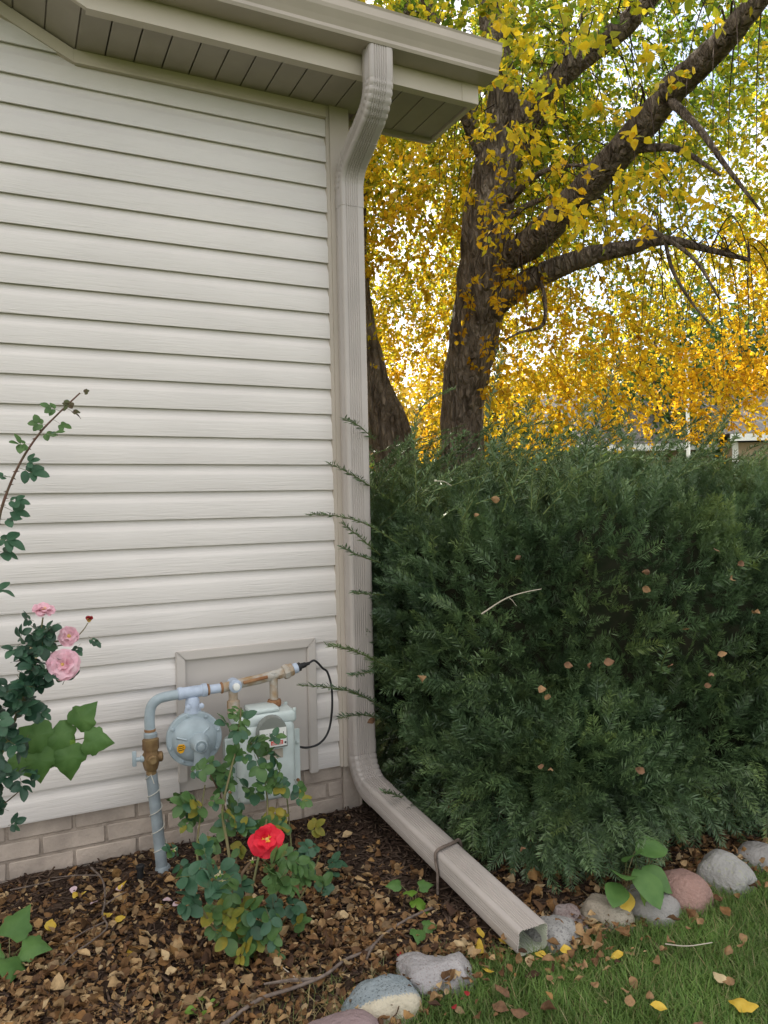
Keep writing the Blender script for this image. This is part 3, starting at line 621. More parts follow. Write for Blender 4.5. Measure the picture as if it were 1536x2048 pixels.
# sprinkler
s_ = G(281, 1765)
sp_ = thing('sprinkler_head', (s_[0], s_[1], 0), 'small black pop-up sprinkler head standing in mulch by gas riser', 'sprinkler')
lathe('body', [(.011, -.02), (.011, .044), (.0125, .0445)], s_, (0, 0, 1), M['rubber'], sp_, n=16)
lathe('cap', [(.0125, .0447), (.014, .048), (.014, .057), (.012, .059), (.009, .0595), (.008, .056), (.002, .056)], s_, (0, 0, 1), M['rubber'], sp_, n=16)

#@@PART2
# ================================================================== EDGING STONES
def stone(px, py, w, h, dp, label, m, seed, yaw=0, rough=.10, flat=1.0):
    c = G(px, py, .02); bm = bmesh.new(); bmesh.ops.create_icosphere(bm, subdivisions=4, radius=1)
    for v in bm.verts:
        d = v.co.normalized(); k = 1+rough*1.6*mnoise.noise(d*1.3+Vector((seed*7.1, 0, 0)))+rough*.5*mnoise.noise(d*4+Vector((seed*3.3, 1, 0)))+rough*.15*mnoise.noise(d*11+Vector((seed, 5, 0)))
        k += rough*.8*abs(mnoise.noise(d*2.1+Vector((seed*1.7, 9, 0))))
        q = Vector((abs(d.x)**.85*math.copysign(1, d.x), abs(d.y)**.85*math.copysign(1, d.y), abs(d.z)**.8*math.copysign(1, d.z)))*k
        v.co = q
    ca, sa = math.cos(yaw), math.sin(yaw); V = []
    for v in bm.verts:
        x, y, z = v.co.x*w/2, v.co.y*dp/2, v.co.z*h*flat; V.append((c[0]+x*ca-y*sa, c[1]+x*sa+y*ca, z*.86-.014))
    F = [[v.index for v in f.verts] for f in bm.faces]; bm.free()
    return tag(make('edging_stone', V, F, m, None, smooth=True), label, 'stone', 'rounded stones edging the bed')
gA = speckle_mat('stone_blue_grey', (.26, .30, .32), (.44, .47, .48), (.10, .12, .13), 60)
p_ = G(762, 1998, .05)
gB = speckle_mat('stone_two_tone', (.22, .27, .29), (.40, .45, .47), (.08, .10, .11), 60, band=((-.12, -.85, -.50, float(-.12*p_[0]-.85*p_[1]-.50*.045)+.012), (.46, .41, .31)))
gC = speckle_mat('stone_pinkish_grey', (.38, .36, .36), (.56, .53, .52), (.24, .20, .20), 70)
gD = speckle_mat('stone_light_grey', (.36, .35, .33), (.52, .50, .47), (.14, .13, .13), 50)
gE = speckle_mat('stone_tan', (.36, .31, .24), (.50, .45, .36), (.22, .19, .15), 60)
gF = speckle_mat('stone_grey', (.33, .31, .29), (.43, .41, .385), (.26, .25, .24), 40)
gG = speckle_mat('stone_rose', (.37, .22, .18), (.44, .28, .24), (.30, .19, .16), 40)
gH = speckle_mat('stone_white_grey', (.38, .37, .35), (.54, .52, .49), (.28, .28, .22), 30)
gI = speckle_mat('stone_purple_rose', (.33, .235, .235), (.41, .31, .31), (.25, .18, .18), 40)
gJ = speckle_mat('stone_red_grey', (.24, .17, .155), (.48, .43, .41), (.12, .08, .075), 45)
stone(682, 2078, .23, .085, .17, 'dusky pink stone cut by the bottom edge, nearest the camera', gI, 1, 0)
stone(762, 2003, .20, .090, .15, 'blue-grey stone with beige lower half, left of the pale jagged one', gB, 2, .1)
stone(872, 1942, .19, .075, .15, 'pale pinkish grey jagged stone left of the downspout outlet', gC, 3, -.35, rough=.2)
stone(1102, 1866, .13, .085, .16, 'light grey pitted stone just right of the downspout outlet', gD, 4, .5, rough=.12)
stone(1140, 1838, .10, .075, .11, 'small rough reddish grey stone, second right of the downspout outlet', gJ, 5, .2, rough=.2)
stone(1210, 1824, .125, .080, .17, 'tan speckled stone between the small reddish one and the smooth grey one', gE, 6, .45)
stone(1296, 1808, .165, .095, .19, 'smooth plain grey stone below the broad-leaved weed', gF, 7, .35, rough=.05)
stone(1364, 1785, .175, .110, .18, 'smooth rose-brown stone between the grey one and the whitish one', gG, 8, .3, rough=.05)
stone(1453, 1750, .17, .115, .17, 'large whitish grey stone beside the rose-brown stone', gH, 9, .2, rough=.09)
stone(1520, 1712, .15, .085, .16, 'pale stone at the right edge, last of the row', gF, 10, .2, rough=.08)

# ================================================================== YEW
yew = thing('yew_shrub', (2.6, .2, 0), 'big dark green yew shrub with long wispy shoots beside the downspout', 'shrub')
YC = np.array([3.05, .33, .56]); YA = np.array([1.69, 1.31, .84]); YE = 4.6
def yew_surface(n):
    d = rnddir(n); s = (np.abs(d/YA)**YE).sum(1)**(-1/YE); p_ = d*s[:, None]
    nr = np.sign(p_)*np.abs(p_/YA)**(YE-1)/YA; nr /= np.linalg.norm(nr, axis=1)[:, None]
    return p_+YC, nr
def lump(p_, f=2.2):
    return np.array([mnoise.noise(Vector((float(a)*f, float(b)*f, float(c_)*f))) for a, b, c_ in p_])
# needle sprays
def spray(nn, L_=.10, nl=.029, nw=.0036, seed=0, bushy=.5):
    r_ = np.random.default_rng(seed); V = []; F = []
    def quad(a, b, c_, d): o = len(V); V.extend([a, b, c_, d]); F.append((o, o+1, o+2, o+3))
    cur = lambda t: np.array([L_*t, 0, -.012*t*t])
    quad(cur(0)+[0, .0012, 0], cur(0)-[0, .0012, 0], cur(1)-[0, .0005, 0], cur(1)+[0, .0005, 0])
    for i in range(nn):
        t = (i+.5)/nn; s_ = 1 if i % 2 else -1; b = cur(t); l = nl*(1-.45*max(0, t-.7)/.3)*r_.uniform(.8, 1.15)
        an = R(r_.uniform(38, 66))*(1-.55*max(0, t-.8)/.2); lift = r_.uniform(-.25, .55)*bushy*1.6
        d = np.array([math.cos(an), s_*math.sin(an), lift]); d /= np.linalg.norm(d); sd = np.cross(d, [0, 0, 1]); sd /= np.linalg.norm(sd); sd = sd*math.cos(.3*s_)+np.cross(d, sd)*math.sin(r_.uniform(-.6, .6))
        m_ = b+d*l*.5+np.array([0, 0, .0010]); e = b+d*l+np.array([0, 0, -.0015])
        quad(b, m_+sd*nw/2, e, m_-sd*nw/2)
    return np.array(V), np.array(F)
protos = [spray(34, .090, seed=1, bushy=.7), spray(32, .08, seed=2, bushy=1.1), spray(40, .110, seed=3, bushy=.45), spray(28, .062, seed=4, bushy=1.5)]
VV = []; FF = []; TT = []; off = 0
def add_sprays(pos, dr, scl, tone, upv=None):
    global off
    which = rng.integers(0, len(protos), len(pos))
    for k_, (pv, pf) in enumerate(protos):
        s_ = which == k_
        if not s_.any(): continue
        V, F = scatter(pv, pf, pos[s_], frames(dr[s_], None if upv is None else upv[s_]), scl[s_])
        VV.append(V); FF.append(F+off); TT.append(np.repeat(tone[s_], len(pv))+np.tile(np.linspace(-.06, .10, len(pv)), s_.sum())); off += len(V)
p_, nr = yew_surface(34000)
front_ = (p_[:, 0] < 4.3) & (p_[:, 2] > .04) & ((p_-CAM)@np.array([0, 1, 0]) > 0)
vis = ((CAM-p_)*nr).sum(1) > -.5
keep = front_ & vis & (p_[:, 1] < 1.2); p_, nr = p_[keep], nr[keep]
lp = lump(p_, 2.6)*.6+lump(p_, 6.5)*.4
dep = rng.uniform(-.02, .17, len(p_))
low = np.clip((.55-p_[:, 2])/.5, 0, 1)
pos = p_+nr*(lp*.26-.02-dep)[:, None]; pos[:, 2] -= .055*np.clip(p_[:, 0]-1.6, 0, 3)*np.clip((p_[:, 2]-.5)/.8, 0, 1); pos[:, 2] = np.maximum(pos[:, 2], .05)
taper = np.clip((p_[:, 2]-.1)/.35, 0, 1)        # the skirt tucks in near the ground
pos -= nr*np.array([1, 1, 0])*((1-taper)*.05)[:, None]
clump = rnddir(len(p_))*.55
dr = nr*.8+clump+np.array([0, 0, .55])-np.array([0, 0, 1.05])*low[:, None]+np.array([-.1, 0, 0])
upv = nr+np.array([0, 0, .6])+rnddir(len(p_))*.5
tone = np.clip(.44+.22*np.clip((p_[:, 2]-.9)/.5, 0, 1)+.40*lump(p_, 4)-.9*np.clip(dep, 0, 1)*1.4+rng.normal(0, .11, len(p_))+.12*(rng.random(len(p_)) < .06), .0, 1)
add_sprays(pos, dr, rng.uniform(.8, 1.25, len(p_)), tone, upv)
for lc, lr_, nn_ in (((1.80, -.57, .28), (.45, .50, .32), 2100), ((2.65, -.62, .28), (1.05, .44, .32), 2800), ((1.72, -.25, .75), (.38, .45, .50), 1300)):   # lower skirts
    d = rnddir(nn_); q = np.array(lc)+d*np.array(lr_); n2 = d/np.array(lr_); n2 /= np.linalg.norm(n2, axis=1)[:, None]
    k_ = ((CAM-q)*n2).sum(1) > -.3; q, n2 = q[k_], n2[k_]; q += n2*(lump(q, 6)*.10-rng.uniform(-.01, .10, len(q)))[:, None]; q[:, 2] = np.maximum(q[:, 2], .05); q[:, 0] = np.maximum(q[:, 0], 1.38)
    lw = np.clip((.5-q[:, 2])/.5, 0, 1)
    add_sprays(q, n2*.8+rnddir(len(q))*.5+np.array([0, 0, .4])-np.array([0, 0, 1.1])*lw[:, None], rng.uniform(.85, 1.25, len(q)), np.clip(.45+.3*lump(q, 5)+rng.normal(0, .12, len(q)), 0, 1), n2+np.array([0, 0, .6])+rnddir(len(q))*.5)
# long shoots: stem + needles along it
stems = []
def shoot(path, nn, nl=.028, tone=.55):
    path = spline(path, 6); stems.append(tubevf(path, np.linspace(.0024, .0011, len(path)), 4, False))
    s_ = np.linspace(.02, .98, nn); ii = s_*(len(path)-1); i0 = ii.astype(int); f = (ii-i0)[:, None]; i1 = np.minimum(i0+1, len(path)-1)
    b = path[i0]*(1-f)+path[i1]*f; T = np.gradient(path, axis=0)[i0]; T /= np.linalg.norm(T, axis=1)[:, None]
    side = np.cross(T, rnddir(nn)*.6+np.array([0, 0, 1.])); side /= np.linalg.norm(side, axis=1)[:, None]; sg = np.where(np.arange(nn) % 2, 1, -1)[:, None]
    d = T*rng.uniform(.45, .9, (nn, 1))+side*sg+np.array([0, 0, .25]); 
    pv = np.array([(0, 0, 0), (.5, .105, .03), (1, 0, -.03), (.5, -.105, .03)]); pf = np.array([(0, 1, 2, 3)])
    V, F = scatter(pv, pf, b, frames(d, rnddir(nn)+np.array([0, 0, 1.])), (nl*rng.uniform(.75, 1.15, nn)*np.where(s_ > .93, .7, 1)).reshape(-1, 1))
    global off
    VV.append(V); FF.append(F+off); TT.append(np.full(len(V), tone)+np.repeat(rng.normal(0, .06, nn), 4)); off += len(V)
LS = [([(750, 880, -.1), (715, 850, -.16), (685, 838, -.2)], .5), ([(752, 905, 0), (730, 893, -.05), (711, 880, -.08)], .45), ([(745, 975, -.1), (705, 950, -.17), (655, 925, -.22)], .55),
      ([(800, 1090, -.25), (740, 1052, -.25), (680, 1033, -.27), (612, 1028, -.30)], .62), ([(760, 1110, -.2), (720, 1075, -.24), (682, 1045, -.26)], .6), ([(760, 1125, -.2), (715, 1110, -.24), (680, 1092, -.27)], .35),
      ([(770, 1190, -.2), (735, 1188, -.24), (704, 1185, -.26)], .45), ([(800, 1345, -.2), (745, 1318, -.27), (700, 1300, -.32), (652, 1290, -.36)], .78), ([(780, 1425, -.15), (730, 1395, -.25), (680, 1378, -.30), (593, 1370, -.36)], .30),
      ([(770, 1440, -.15), (725, 1430, -.24), (676, 1437, -.30)], .28), ([(770, 1340, -.15), (735, 1345, -.22), (700, 1352, -.26)], .3), ([(830, 1610, -.3), (790, 1590, -.38), (765, 1583, -.40)], .45)]
for pts, tn in LS:
    q = [P(x, y, Y) for x, y, Y in pts]; ln = sum(np.linalg.norm(q[i+1]-q[i]) for i in range(len(q)-1)); shoot(q, int(ln/.0030), .028, tn)
for i in range(720):      # wispy shoots on the top and front
    if i < 560:
        x = rng.uniform(1.42, 4.6); y = rng.uniform(-.80, 1.2); z = 1.30+.05*rng.normal()-.055*(x-1.6); b = np.array([x, y, z]); d = np.array([rng.normal(.50, .35), rng.normal(-.15, .3), rng.uniform(.35, .95)]); l = rng.uniform(.12, .30)+.36*rng.random()**2.5
    else:
        b, n_ = yew_surface(1); b = b[0]; n_ = n_[0]
        if b[2] < .5 or n_[1] > -.1: continue
        d = n_*.6+np.array([rng.normal(-.1, .4), 0, rng.uniform(.3, .9)]); l = rng.uniform(.12, .26)
    d /= np.linalg.norm(d); sag = rnddir(1)[0]*.05*l/.3
    shoot([b-d*.06, b+d*l*.5+sag, b+d*l+np.array([.04, 0, -.02])*l/.3], int(l/.0036), .029, float(np.clip(rng.normal(.58, .15), .1, .95)))
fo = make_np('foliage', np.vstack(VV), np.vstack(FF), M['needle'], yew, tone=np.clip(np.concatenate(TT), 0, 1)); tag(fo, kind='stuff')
V, F = merge(stems); tag(make_np('shoot_stems', np.array(V), np.array(F), M['yewstem'], yew), kind='stuff')
# solid filler core with the inner shade in its dark colour, plus limbs
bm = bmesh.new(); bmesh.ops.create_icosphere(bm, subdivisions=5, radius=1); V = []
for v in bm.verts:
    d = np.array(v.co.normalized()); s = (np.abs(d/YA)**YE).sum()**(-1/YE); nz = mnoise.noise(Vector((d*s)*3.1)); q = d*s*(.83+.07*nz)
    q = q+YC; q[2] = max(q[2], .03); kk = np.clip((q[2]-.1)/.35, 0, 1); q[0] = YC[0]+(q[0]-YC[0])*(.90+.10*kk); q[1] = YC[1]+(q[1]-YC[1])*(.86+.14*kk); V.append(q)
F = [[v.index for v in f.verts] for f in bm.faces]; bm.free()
tag(make('shade_core', V, F, M['yewcore'], yew, smooth=True), kind='stuff')
for i in range(9):
    a0 = np.array([rng.uniform(1.55, 2.8), rng.uniform(-.65, .1), 0]); d = np.array([rng.uniform(-.25, .25), rng.uniform(-.25, .1), .8])
    tube('limb', spline([a0+[.2, .2, 0], a0+[.1, .1, .2], a0+d*.6], 5), np.linspace(.022, .009, 11), M['yewwood'], yew, n=7)

# ================================================================== BIRCH
def leafproto():
    V = np.array([(0, 0, 0), (.26, .33, .07), (.60, .27, .05), (1.05, 0, -.08), (.60, -.27, .05), (.26, -.33, .07)])
    return V, np.array([(0, 3, 2, 1), (0, 5, 4, 3)])
LV, LF = leafproto()
birch = thing('birch_tree', tuple(D(922, 880, 6.6)*[1, 1, 0]), 'big spreading birch with yellow autumn leaves behind the yew', 'tree')
def limbmesh(name, pts, radii, parent, n=20, res=9, rough=.10):
    path = spline(pts, res); rr = np.interp(np.linspace(0, 1, len(path)), np.linspace(0, 1, len(radii)), radii)
    V, F = tubevf(path, rr, n, True); V = np.array(V); k = len(path)
    for i in range(k):
        for j in range(n):
            a_ = V[i*n+j]; dd = a_-path[i]; q = 1+rough*mnoise.noise(Vector((a_[0]*9, a_[1]*9, a_[2]*4)))+rough*.8*mnoise.noise(Vector((a_[0]*26, a_[1]*26, a_[2]*8))); V[i*n+j] = path[i]+dd*q
    return make(name, V, F, M['bark'], parent, smooth=True)
gb = D(922, 880, 6.6)
tr = limbmesh('trunk', [gb*[1, 1, 0]+[.03, .0, -.05], gb*[1, 1, 0]+[.02, 0, .9], D(925, 820, 6.6), D(945, 690, 6.5), D(968, 560, 6.4), D(972, 470, 6.35), D(985, 370, 6.3), D(1000, 270, 6.3), D(1005, 170, 6.3), D(985, 60, 6.4), D(960, -120, 6.6)],
              [.24, .20, .178, .20, .215, .20, .185, .15, .12, .10, .075], birch, n=40, res=14)
LIMBS = [('limb', [D(975, 570, 6.35), D(1010, 520, 6.3), D(1065, 485, 6.1), D(1125, 425, 5.8), D(1180, 370, 5.5), D(1270, 270, 5.1), D(1345, 180, 4.8), D(1420, 110, 4.5), D(1500, 20, 4.2), D(1600, -120, 4)], [.10, .115, .12, .115, .11, .10, .09, .08, .065, .05]),
         ('limb', [D(980, 625, 6.35), D(1020, 585, 6.3), D(1085, 548, 6.25), D(1180, 512, 6.1), D(1260, 495, 6), D(1330, 480, 5.8), D(1420, 500, 5.6), D(1500, 520, 5.4)], [.09, .10, .092, .075, .055, .038, .024, .014]),
         ('limb', [D(990, 330, 6.3), D(1035, 255, 6.2), D(1090, 180, 6.0), D(1170, 110, 5.8), D(1250, 50, 5.6), D(1320, -30, 5.4)], [.08, .10, .098, .09, .08, .06]),
         ('limb', [D(990, 380, 6.35), D(1035, 315, 6.5), D(1080, 240, 6.6), D(1110, 170, 6.8), D(1130, 60, 7)], [.07, .075, .07, .06, .045]),
         ('limb', [D(975, 330, 6.3), D(945, 260, 6.2), D(925, 200, 6.1), D(900, 110, 6.1), D(860, 20, 6.1), D(830, -60, 6)], [.06, .065, .06, .05, .045, .03]),
         ('branch', [D(1020, 400, 6.2), D(1060, 360, 6), D(1110, 335, 5.8), D(1180, 330, 5.6)], [.03, .026, .018, .010]),
         ('branch', [D(1010, 440, 6.2), D(1060, 408, 6.1), D(1130, 390, 5.8), D(1230, 400, 5.5)], [.028, .022, .016, .008]),
         ('branch', [D(1235, 305, 5.3), D(1290, 296, 5.1), D(1360, 300, 4.9), D(1440, 350, 4.6)], [.035, .03, .02, .008]),
         ('branch', [D(1260, 440, 5.6), D(1320, 470, 5.4), D(1390, 520, 5.2), D(1440, 600, 5.1)], [.018, .016, .013, .007]),
         ('branch', [D(1340, 200, 4.8), D(1400, 260, 4.5), D(1450, 330, 4.3), D(1520, 420, 4.2)], [.03, .02, .014, .007]),
         ('branch', [D(1330, 480, 5.8), D(1345, 540, 5.7), D(1380, 600, 5.6), D(1420, 650, 5.5)], [.016, .014, .010, .006]),
         ('branch', [D(1080, 560, 6.2), D(1090, 600, 6.1), D(1085, 650, 6.0), D(1040, 665, 6.1), D(1010, 680, 6.1)], [.018, .016, .014, .010, .006])]
for nm, pts, rr in LIMBS: limbmesh(nm, pts, rr, birch, n=14, res=6, rough=.09)
# crown: hanging twigs set with leaves
def crown(nseed, cen, rad, seedv, zmin_fn, leaf=.052, per=20, house_clip=True, thr=-.12, keepfn=None):
    pos = []; tries = 0
    while len(pos) < nseed and tries < 60:
        tries += 1; u = rnddir(4000)*(rng.random((4000, 1))**.42); q = cen+u*rad
        nz = np.array([mnoise.noise(Vector((float(a)*.75+seedv, float(b)*.75, float(c_)*.75))) for a, b, c_ in q])
        k_ = (nz > thr+rng.normal(0, .12, len(q))) & (q[:, 2] > zmin_fn(q))
        if house_clip: k_ &= ~((q[:, 0] < 1.95) & (q[:, 1] > -.8) & (q[:, 2] < 6)) & (np.linalg.norm(q-CAM, axis=1) > 2.5) & (q[:, 0] > 1.0)
        if keepfn is not None: k_ &= keepfn(q)
        pos += list(q[k_])
    return np.array(pos[:nseed])
cen = np.array([4.2, 3.4, 4.5]); rad = np.array([4.6, 4.8, 3.4])
def zmin(q):
    dx = q[:, 0]-3.5; dy = q[:, 1]-2.7; rr = np.hypot(dx, dy)
    base = np.where(q[:, 0] > 3.4, 1.92, 2.2)+.30*np.sin(q[:, 0]*1.9+.6)*np.cos(q[:, 1]*1.4)+np.clip(1.2-rr, 0, 1)*.5
    base = np.where(q[:, 0]-.45*q[:, 1] < 2.2, base+.9, base)          # higher on the house side
    return base+np.clip(1.0-q[:, 1], 0, 3)*.16                             # and nearer the viewer
def infront(q):     # leave the space near the viewer open, thin out far above the frame
    v = q-CAM; z = v@fwd; x = v@rt/np.maximum(z, .1); y = v@up/np.maximum(z, .1)
    inview = (np.abs(x) < .62) & (y < .80) & (y > -.3) & (z > 1.5)
    k_ = (inview | (rng.random(len(q)) < .40)) & (z > 2.4)
    near = z < 6.1                            # the crown's underside climbs towards the viewer and is thinner there
    return k_ & (~near | ((q[:, 2] > 1.245+.36*z) & (rng.random(len(q)) < .55)))
seeds = crown(9000, cen, rad, 3.7, zmin, keepfn=infront)
print('twigs', len(seeds))
tw_s = []; lp_, ld_, lt_ = [], [], []
for s in seeds:
    out = s-np.array([3.6, 2.6, s[2]]); out /= np.linalg.norm(out)+1e-6
    l = rng.uniform(.22, .60); d0 = out*rng.uniform(.2, .9)+rnddir(1)[0]*.45; d0[2] = d0[2]*.4
    p1 = s+d0*l*.45+np.array([0, 0, -.12*l]); p2 = s+d0*l*.75+np.array([0, 0, -rng.uniform(.15, .6)*l])
    n_ = int(l*34)+3; t = np.linspace(.03, 1, n_)[:, None]; b = (1-t)**2*s+2*t*(1-t)*p1+t*t*p2
    tw_s.append(np.array([s, .25*s+.5*p1+.25*p2, p2]))
    lp_.append(b+rnddir(n_)*.028)
    dd = rnddir(n_)*.95+np.array([0, 0, -.40])+out*.2; ld_.append(dd)
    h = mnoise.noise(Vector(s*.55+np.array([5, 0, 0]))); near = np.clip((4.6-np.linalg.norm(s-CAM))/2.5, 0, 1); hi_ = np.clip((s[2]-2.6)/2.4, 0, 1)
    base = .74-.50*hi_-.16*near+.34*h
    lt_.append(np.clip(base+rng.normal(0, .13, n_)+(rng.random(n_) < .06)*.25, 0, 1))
lp_ = np.vstack(lp_); ld_ = np.vstack(ld_); lt_ = np.concatenate(lt_)
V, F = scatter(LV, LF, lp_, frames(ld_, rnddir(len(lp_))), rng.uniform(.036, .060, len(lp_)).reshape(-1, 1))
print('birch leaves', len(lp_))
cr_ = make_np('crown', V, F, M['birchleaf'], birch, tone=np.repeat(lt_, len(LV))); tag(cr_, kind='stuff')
def thin_tubes(paths, r0, r1):      # three-sided twigs in one mesh
    VV_, FF_ = [], []; o = 0
    for p in paths:
        p = np.asarray(p); k_ = len(p); rr = np.linspace(r0, r1, k_)
        for i in range(k_):
            for j in range(3): a_ = 2.094*j; VV_.append(p[i]+rr[i]*np.array([math.cos(a_), math.sin(a_), 0]))
        for i in range(k_-1):
            for j in range(3): FF_.append((o+i*3+j, o+i*3+(j+1) % 3, o+(i+1)*3+(j+1) % 3, o+(i+1)*3+j))
        o += k_*3
    return np.array(VV_), np.array(FF_)
V, F = thin_tubes(tw_s, .0038, .0014); tag(make_np('twigs', V, F, M['twigdark'], birch), kind='stuff')
# bare hanging branchlets from the limbs
hang = []
for nm, pts, rr in LIMBS[:5]:
    pa = spline(pts, 6)
    for k_ in range(26):
        s = pa[rng.integers(6, len(pa))]; d = rnddir(1)[0]; d[2] = abs(d[2])*.2; l = rng.uniform(.5, 1.5)
        hang.append(spline([s, s+d*l*.35+[0, 0, .08], s+d*l*.6+[0, 0, -.25*l], s+d*l*.68+[0, 0, -.75*l]], 5))
V, F = thin_tubes(hang, .0085, .002); tag(make_np('branchlets', V, F, M['twigdark'], birch), kind='stuff')
# second birch: stem leaning left behind the house corner
b2 = D(800, 905, 7.2); birch2 = thing('birch_tree', tuple(b2*[1, 1, 0]), 'second birch with trunk leaning left behind the downspout', 'tree')
limbmesh('trunk', [b2*[1, 1, 0]+[.12, 0, -.05], b2*[1, 1, 0]+[.08, 0, .8], D(780, 870, 7.2), D(752, 790, 7.2), D(730, 710, 7.15), D(712, 600, 7.1), D(705, 450, 7.1), D(720, 250, 7.1), D(780, 60, 7.1), D(850, -40, 7.1)], [.26, .22, .20, .17, .155, .14, .13, .12, .10, .07], birch2, n=30, res=10)
cen2 = np.array([2.6, 4.6, 5.0])
s2 = crown(900, cen2, np.array([2.4, 2.4, 2.6]), 8.1, lambda q: 3.0+.4*np.sin(q[:, 0]*2), keepfn=lambda q: q[:, 0] > 1.9)
lp2 = np.repeat(s2, 17, 0)+np.column_stack([rng.normal(0, .10, len(s2)*17), rng.normal(0, .10, len(s2)*17), rng.uniform(-.5, .05, len(s2)*17)])
V, F = scatter(LV, LF, lp2, frames(rnddir(len(lp2))*.8+np.array([0, 0, -.6]), rnddir(len(lp2))), rng.uniform(.04, .062, len(lp2)).reshape(-1, 1))
tag(make_np('crown', V, F, M['birchleaf'], birch2, tone=np.repeat(np.clip(rng.normal(.55, .16, len(lp2)), 0, 1), len(LV))), kind='stuff')

# ================================================================== FAR THINGS
def far_tree(name, px, t, h, wd, nl, m, label, leaf=.16, conic=0., zb_=.8):
    b = D(px, 1000, t)*np.array([1, 1, 0]); tr_ = thing(name, tuple(b), label, 'tree', 'trees far behind the birch')
    limbmesh('trunk', [b-[0, 0, .1], b+[.1, 0, h*.3], b+[0, .1, h*.6], b+[.05, 0, h*.85]], [.16, .13, .09, .04], tr_, n=10, res=4)
    u = rnddir(nl)*(rng.random((nl, 1))**.4); q = u*np.array([wd, wd, (h-zb_)/2])+np.array([0, 0, (h+zb_)/2])
    if conic: q[:, :2] *= np.clip(1.25-conic*(q[:, 2:]-zb_)/(h-zb_), .05, 2)
    nz = np.array([mnoise.noise(Vector((float(a)*.9+px, float(c_)*.9, float(d_)*.9))) for a, c_, d_ in q]); q = q[nz > -.18]+b
    V, F = scatter(LV, LF, q, frames(rnddir(len(q))+np.array([0, 0, -.5]), rnddir(len(q))), rng.uniform(.7, 1.2, len(q)).reshape(-1, 1)*leaf)
    tag(make_np('crown', V, F, m, tr_), kind='stuff'); return tr_
far_tree('ash_tree', 735, 19, 6.8, 1.15, 7000, M['bgyellow'], 'yellow far tree with narrow crown just right of the downspout', conic=.6, leaf=.14)
far_tree('spruce_tree', 1035, 17, 4.1, 1.5, 8000, M['bggreen'], 'dark green far tree just right of the birch trunk', conic=.5, leaf=.13, zb_=.3)
far_tree('maple_tree', 890, 27, 6.0, 3.2, 9000, M['bgyellow'], 'golden far tree left of the birch trunk', leaf=.2)
far_tree('maple_tree', 1180, 31, 7.5, 4.2, 11000, M['bgyellow'], 'large golden far tree behind the low birch limb', leaf=.22)
far_tree('oak_tree', 1320, 24, 8.6, 2.6, 9000, M['bggreen'], 'tall green far tree behind the right half of the birch', leaf=.17, zb_=1.6)
far_tree('oak_tree', 1500, 27, 8.5, 3.0, 9000, M['bggreen'], 'green far tree at the right edge of the picture', leaf=.18, zb_=3.2)
far_tree('bushy_tree', 800, 15, 2.4, 1.6, 6000, M['bggreen'], 'low green bushy far tree between the two birch trunks', leaf=.11, zb_=.2)
far_tree('bushy_tree', 1130, 14, 2.3, 1.9, 7000, M['bggreen'], 'low olive green bushy far tree over the yew top', leaf=.11, zb_=.2)
nw = 9000; an = rng.uniform(-.75, 1.35, nw); rr_ = rng.uniform(48, 60, nw); hz_ = 6.5+2.2*np.sin(an*9)+1.3*np.sin(an*23+1)
q = np.column_stack([np.sin(an)*rr_, np.cos(an)*rr_, rng.random(nw)**.8*hz_])
V, F = scatter(LV, LF, q, frames(rnddir(nw), rnddir(nw)), rng.uniform(.7, 1.3, nw).reshape(-1, 1))
tag(make_np('far_wood', V, F, M['bggreen']), 'far-off green wood closing the view behind everything', 'wood', kind='stuff')
# neighbour house
nA = D(1472, 960, 22)*[1, 1, 0]; dx = rt0; dy = np.array([math.sin(YAW), math.cos(YAW), 0])
nh = thing('neighbour_house', tuple(nA), 'tan sided neighbour house with white trim far behind the yew', 'house')
def obx(name, u0, u1, v0, v1, z0, z1, m, parent, org=nA):
    V, F = boxvf(u0, u1, v0, v1, z0, z1); V = [org+dx*a_+dy*b_+np.array([0, 0, c_]) for a_, b_, c_ in V]; return make(name, V, F, m, parent)
for i in range(15): obx('siding_plank', 0, 9, 0.0+.012*(i % 2), 6, i*.19, i*.19+.185, M['tansiding'], nh)
obx('corner_board', -.10, .06, -.05, -.005, 0, 2.85, M['white'], nh)
for i in range(15): obx('siding_plank', -5.2, -.13, 1.2+.012*(i % 2), 6, i*.19, i*.19+.185, M['tansiding'], nh)
obx('fascia', -5.6, -.13, .75, .80, 2.72, 2.92, M['white'], nh); obx('fascia', -.35, 9.3, -.5, -.44, 2.86, 3.06, M['white'], nh)
wn_ = obx('window', -2.6, -1.4, 1.15, 1.19, 1.0, 2.2, M['white'], nh); obx('pane', -2.5, -1.5, 1.13, 1.148, 1.1, 2.1, M['dome'], wn_)
wn_ = obx('window', 2.0, 3.4, -.05, -.01, 1.0, 2.2, M['white'], nh); obx('pane', 2.1, 3.3, -.07, -.052, 1.1, 2.1, M['dome'], wn_)
M['greyroof'] = mat('grey_shingle', (.20, .185, .175), rough=.95, var=.25, vscale=8)
for (u0, u1, v0, zz) in ((-.4, 9.4, -.5, 3.07), (-5.7, -.41, .75, 2.93)):
    pts = [(u0, v0, zz), (u1, v0, zz), (u1, 3.6, zz+1.9), (u0, 3.6, zz+1.9), (u0, 7, zz), (u1, 7, zz)]
    V = [nA+dx*a_+dy*b_+np.array([0, 0, c_]) for a_, b_, c_ in pts]; make('roof', V, [(0, 1, 2, 3), (3, 2, 5, 4), (0, 3, 4), (1, 5, 2), (0, 4, 5, 1)], M['greyroof'], nh)
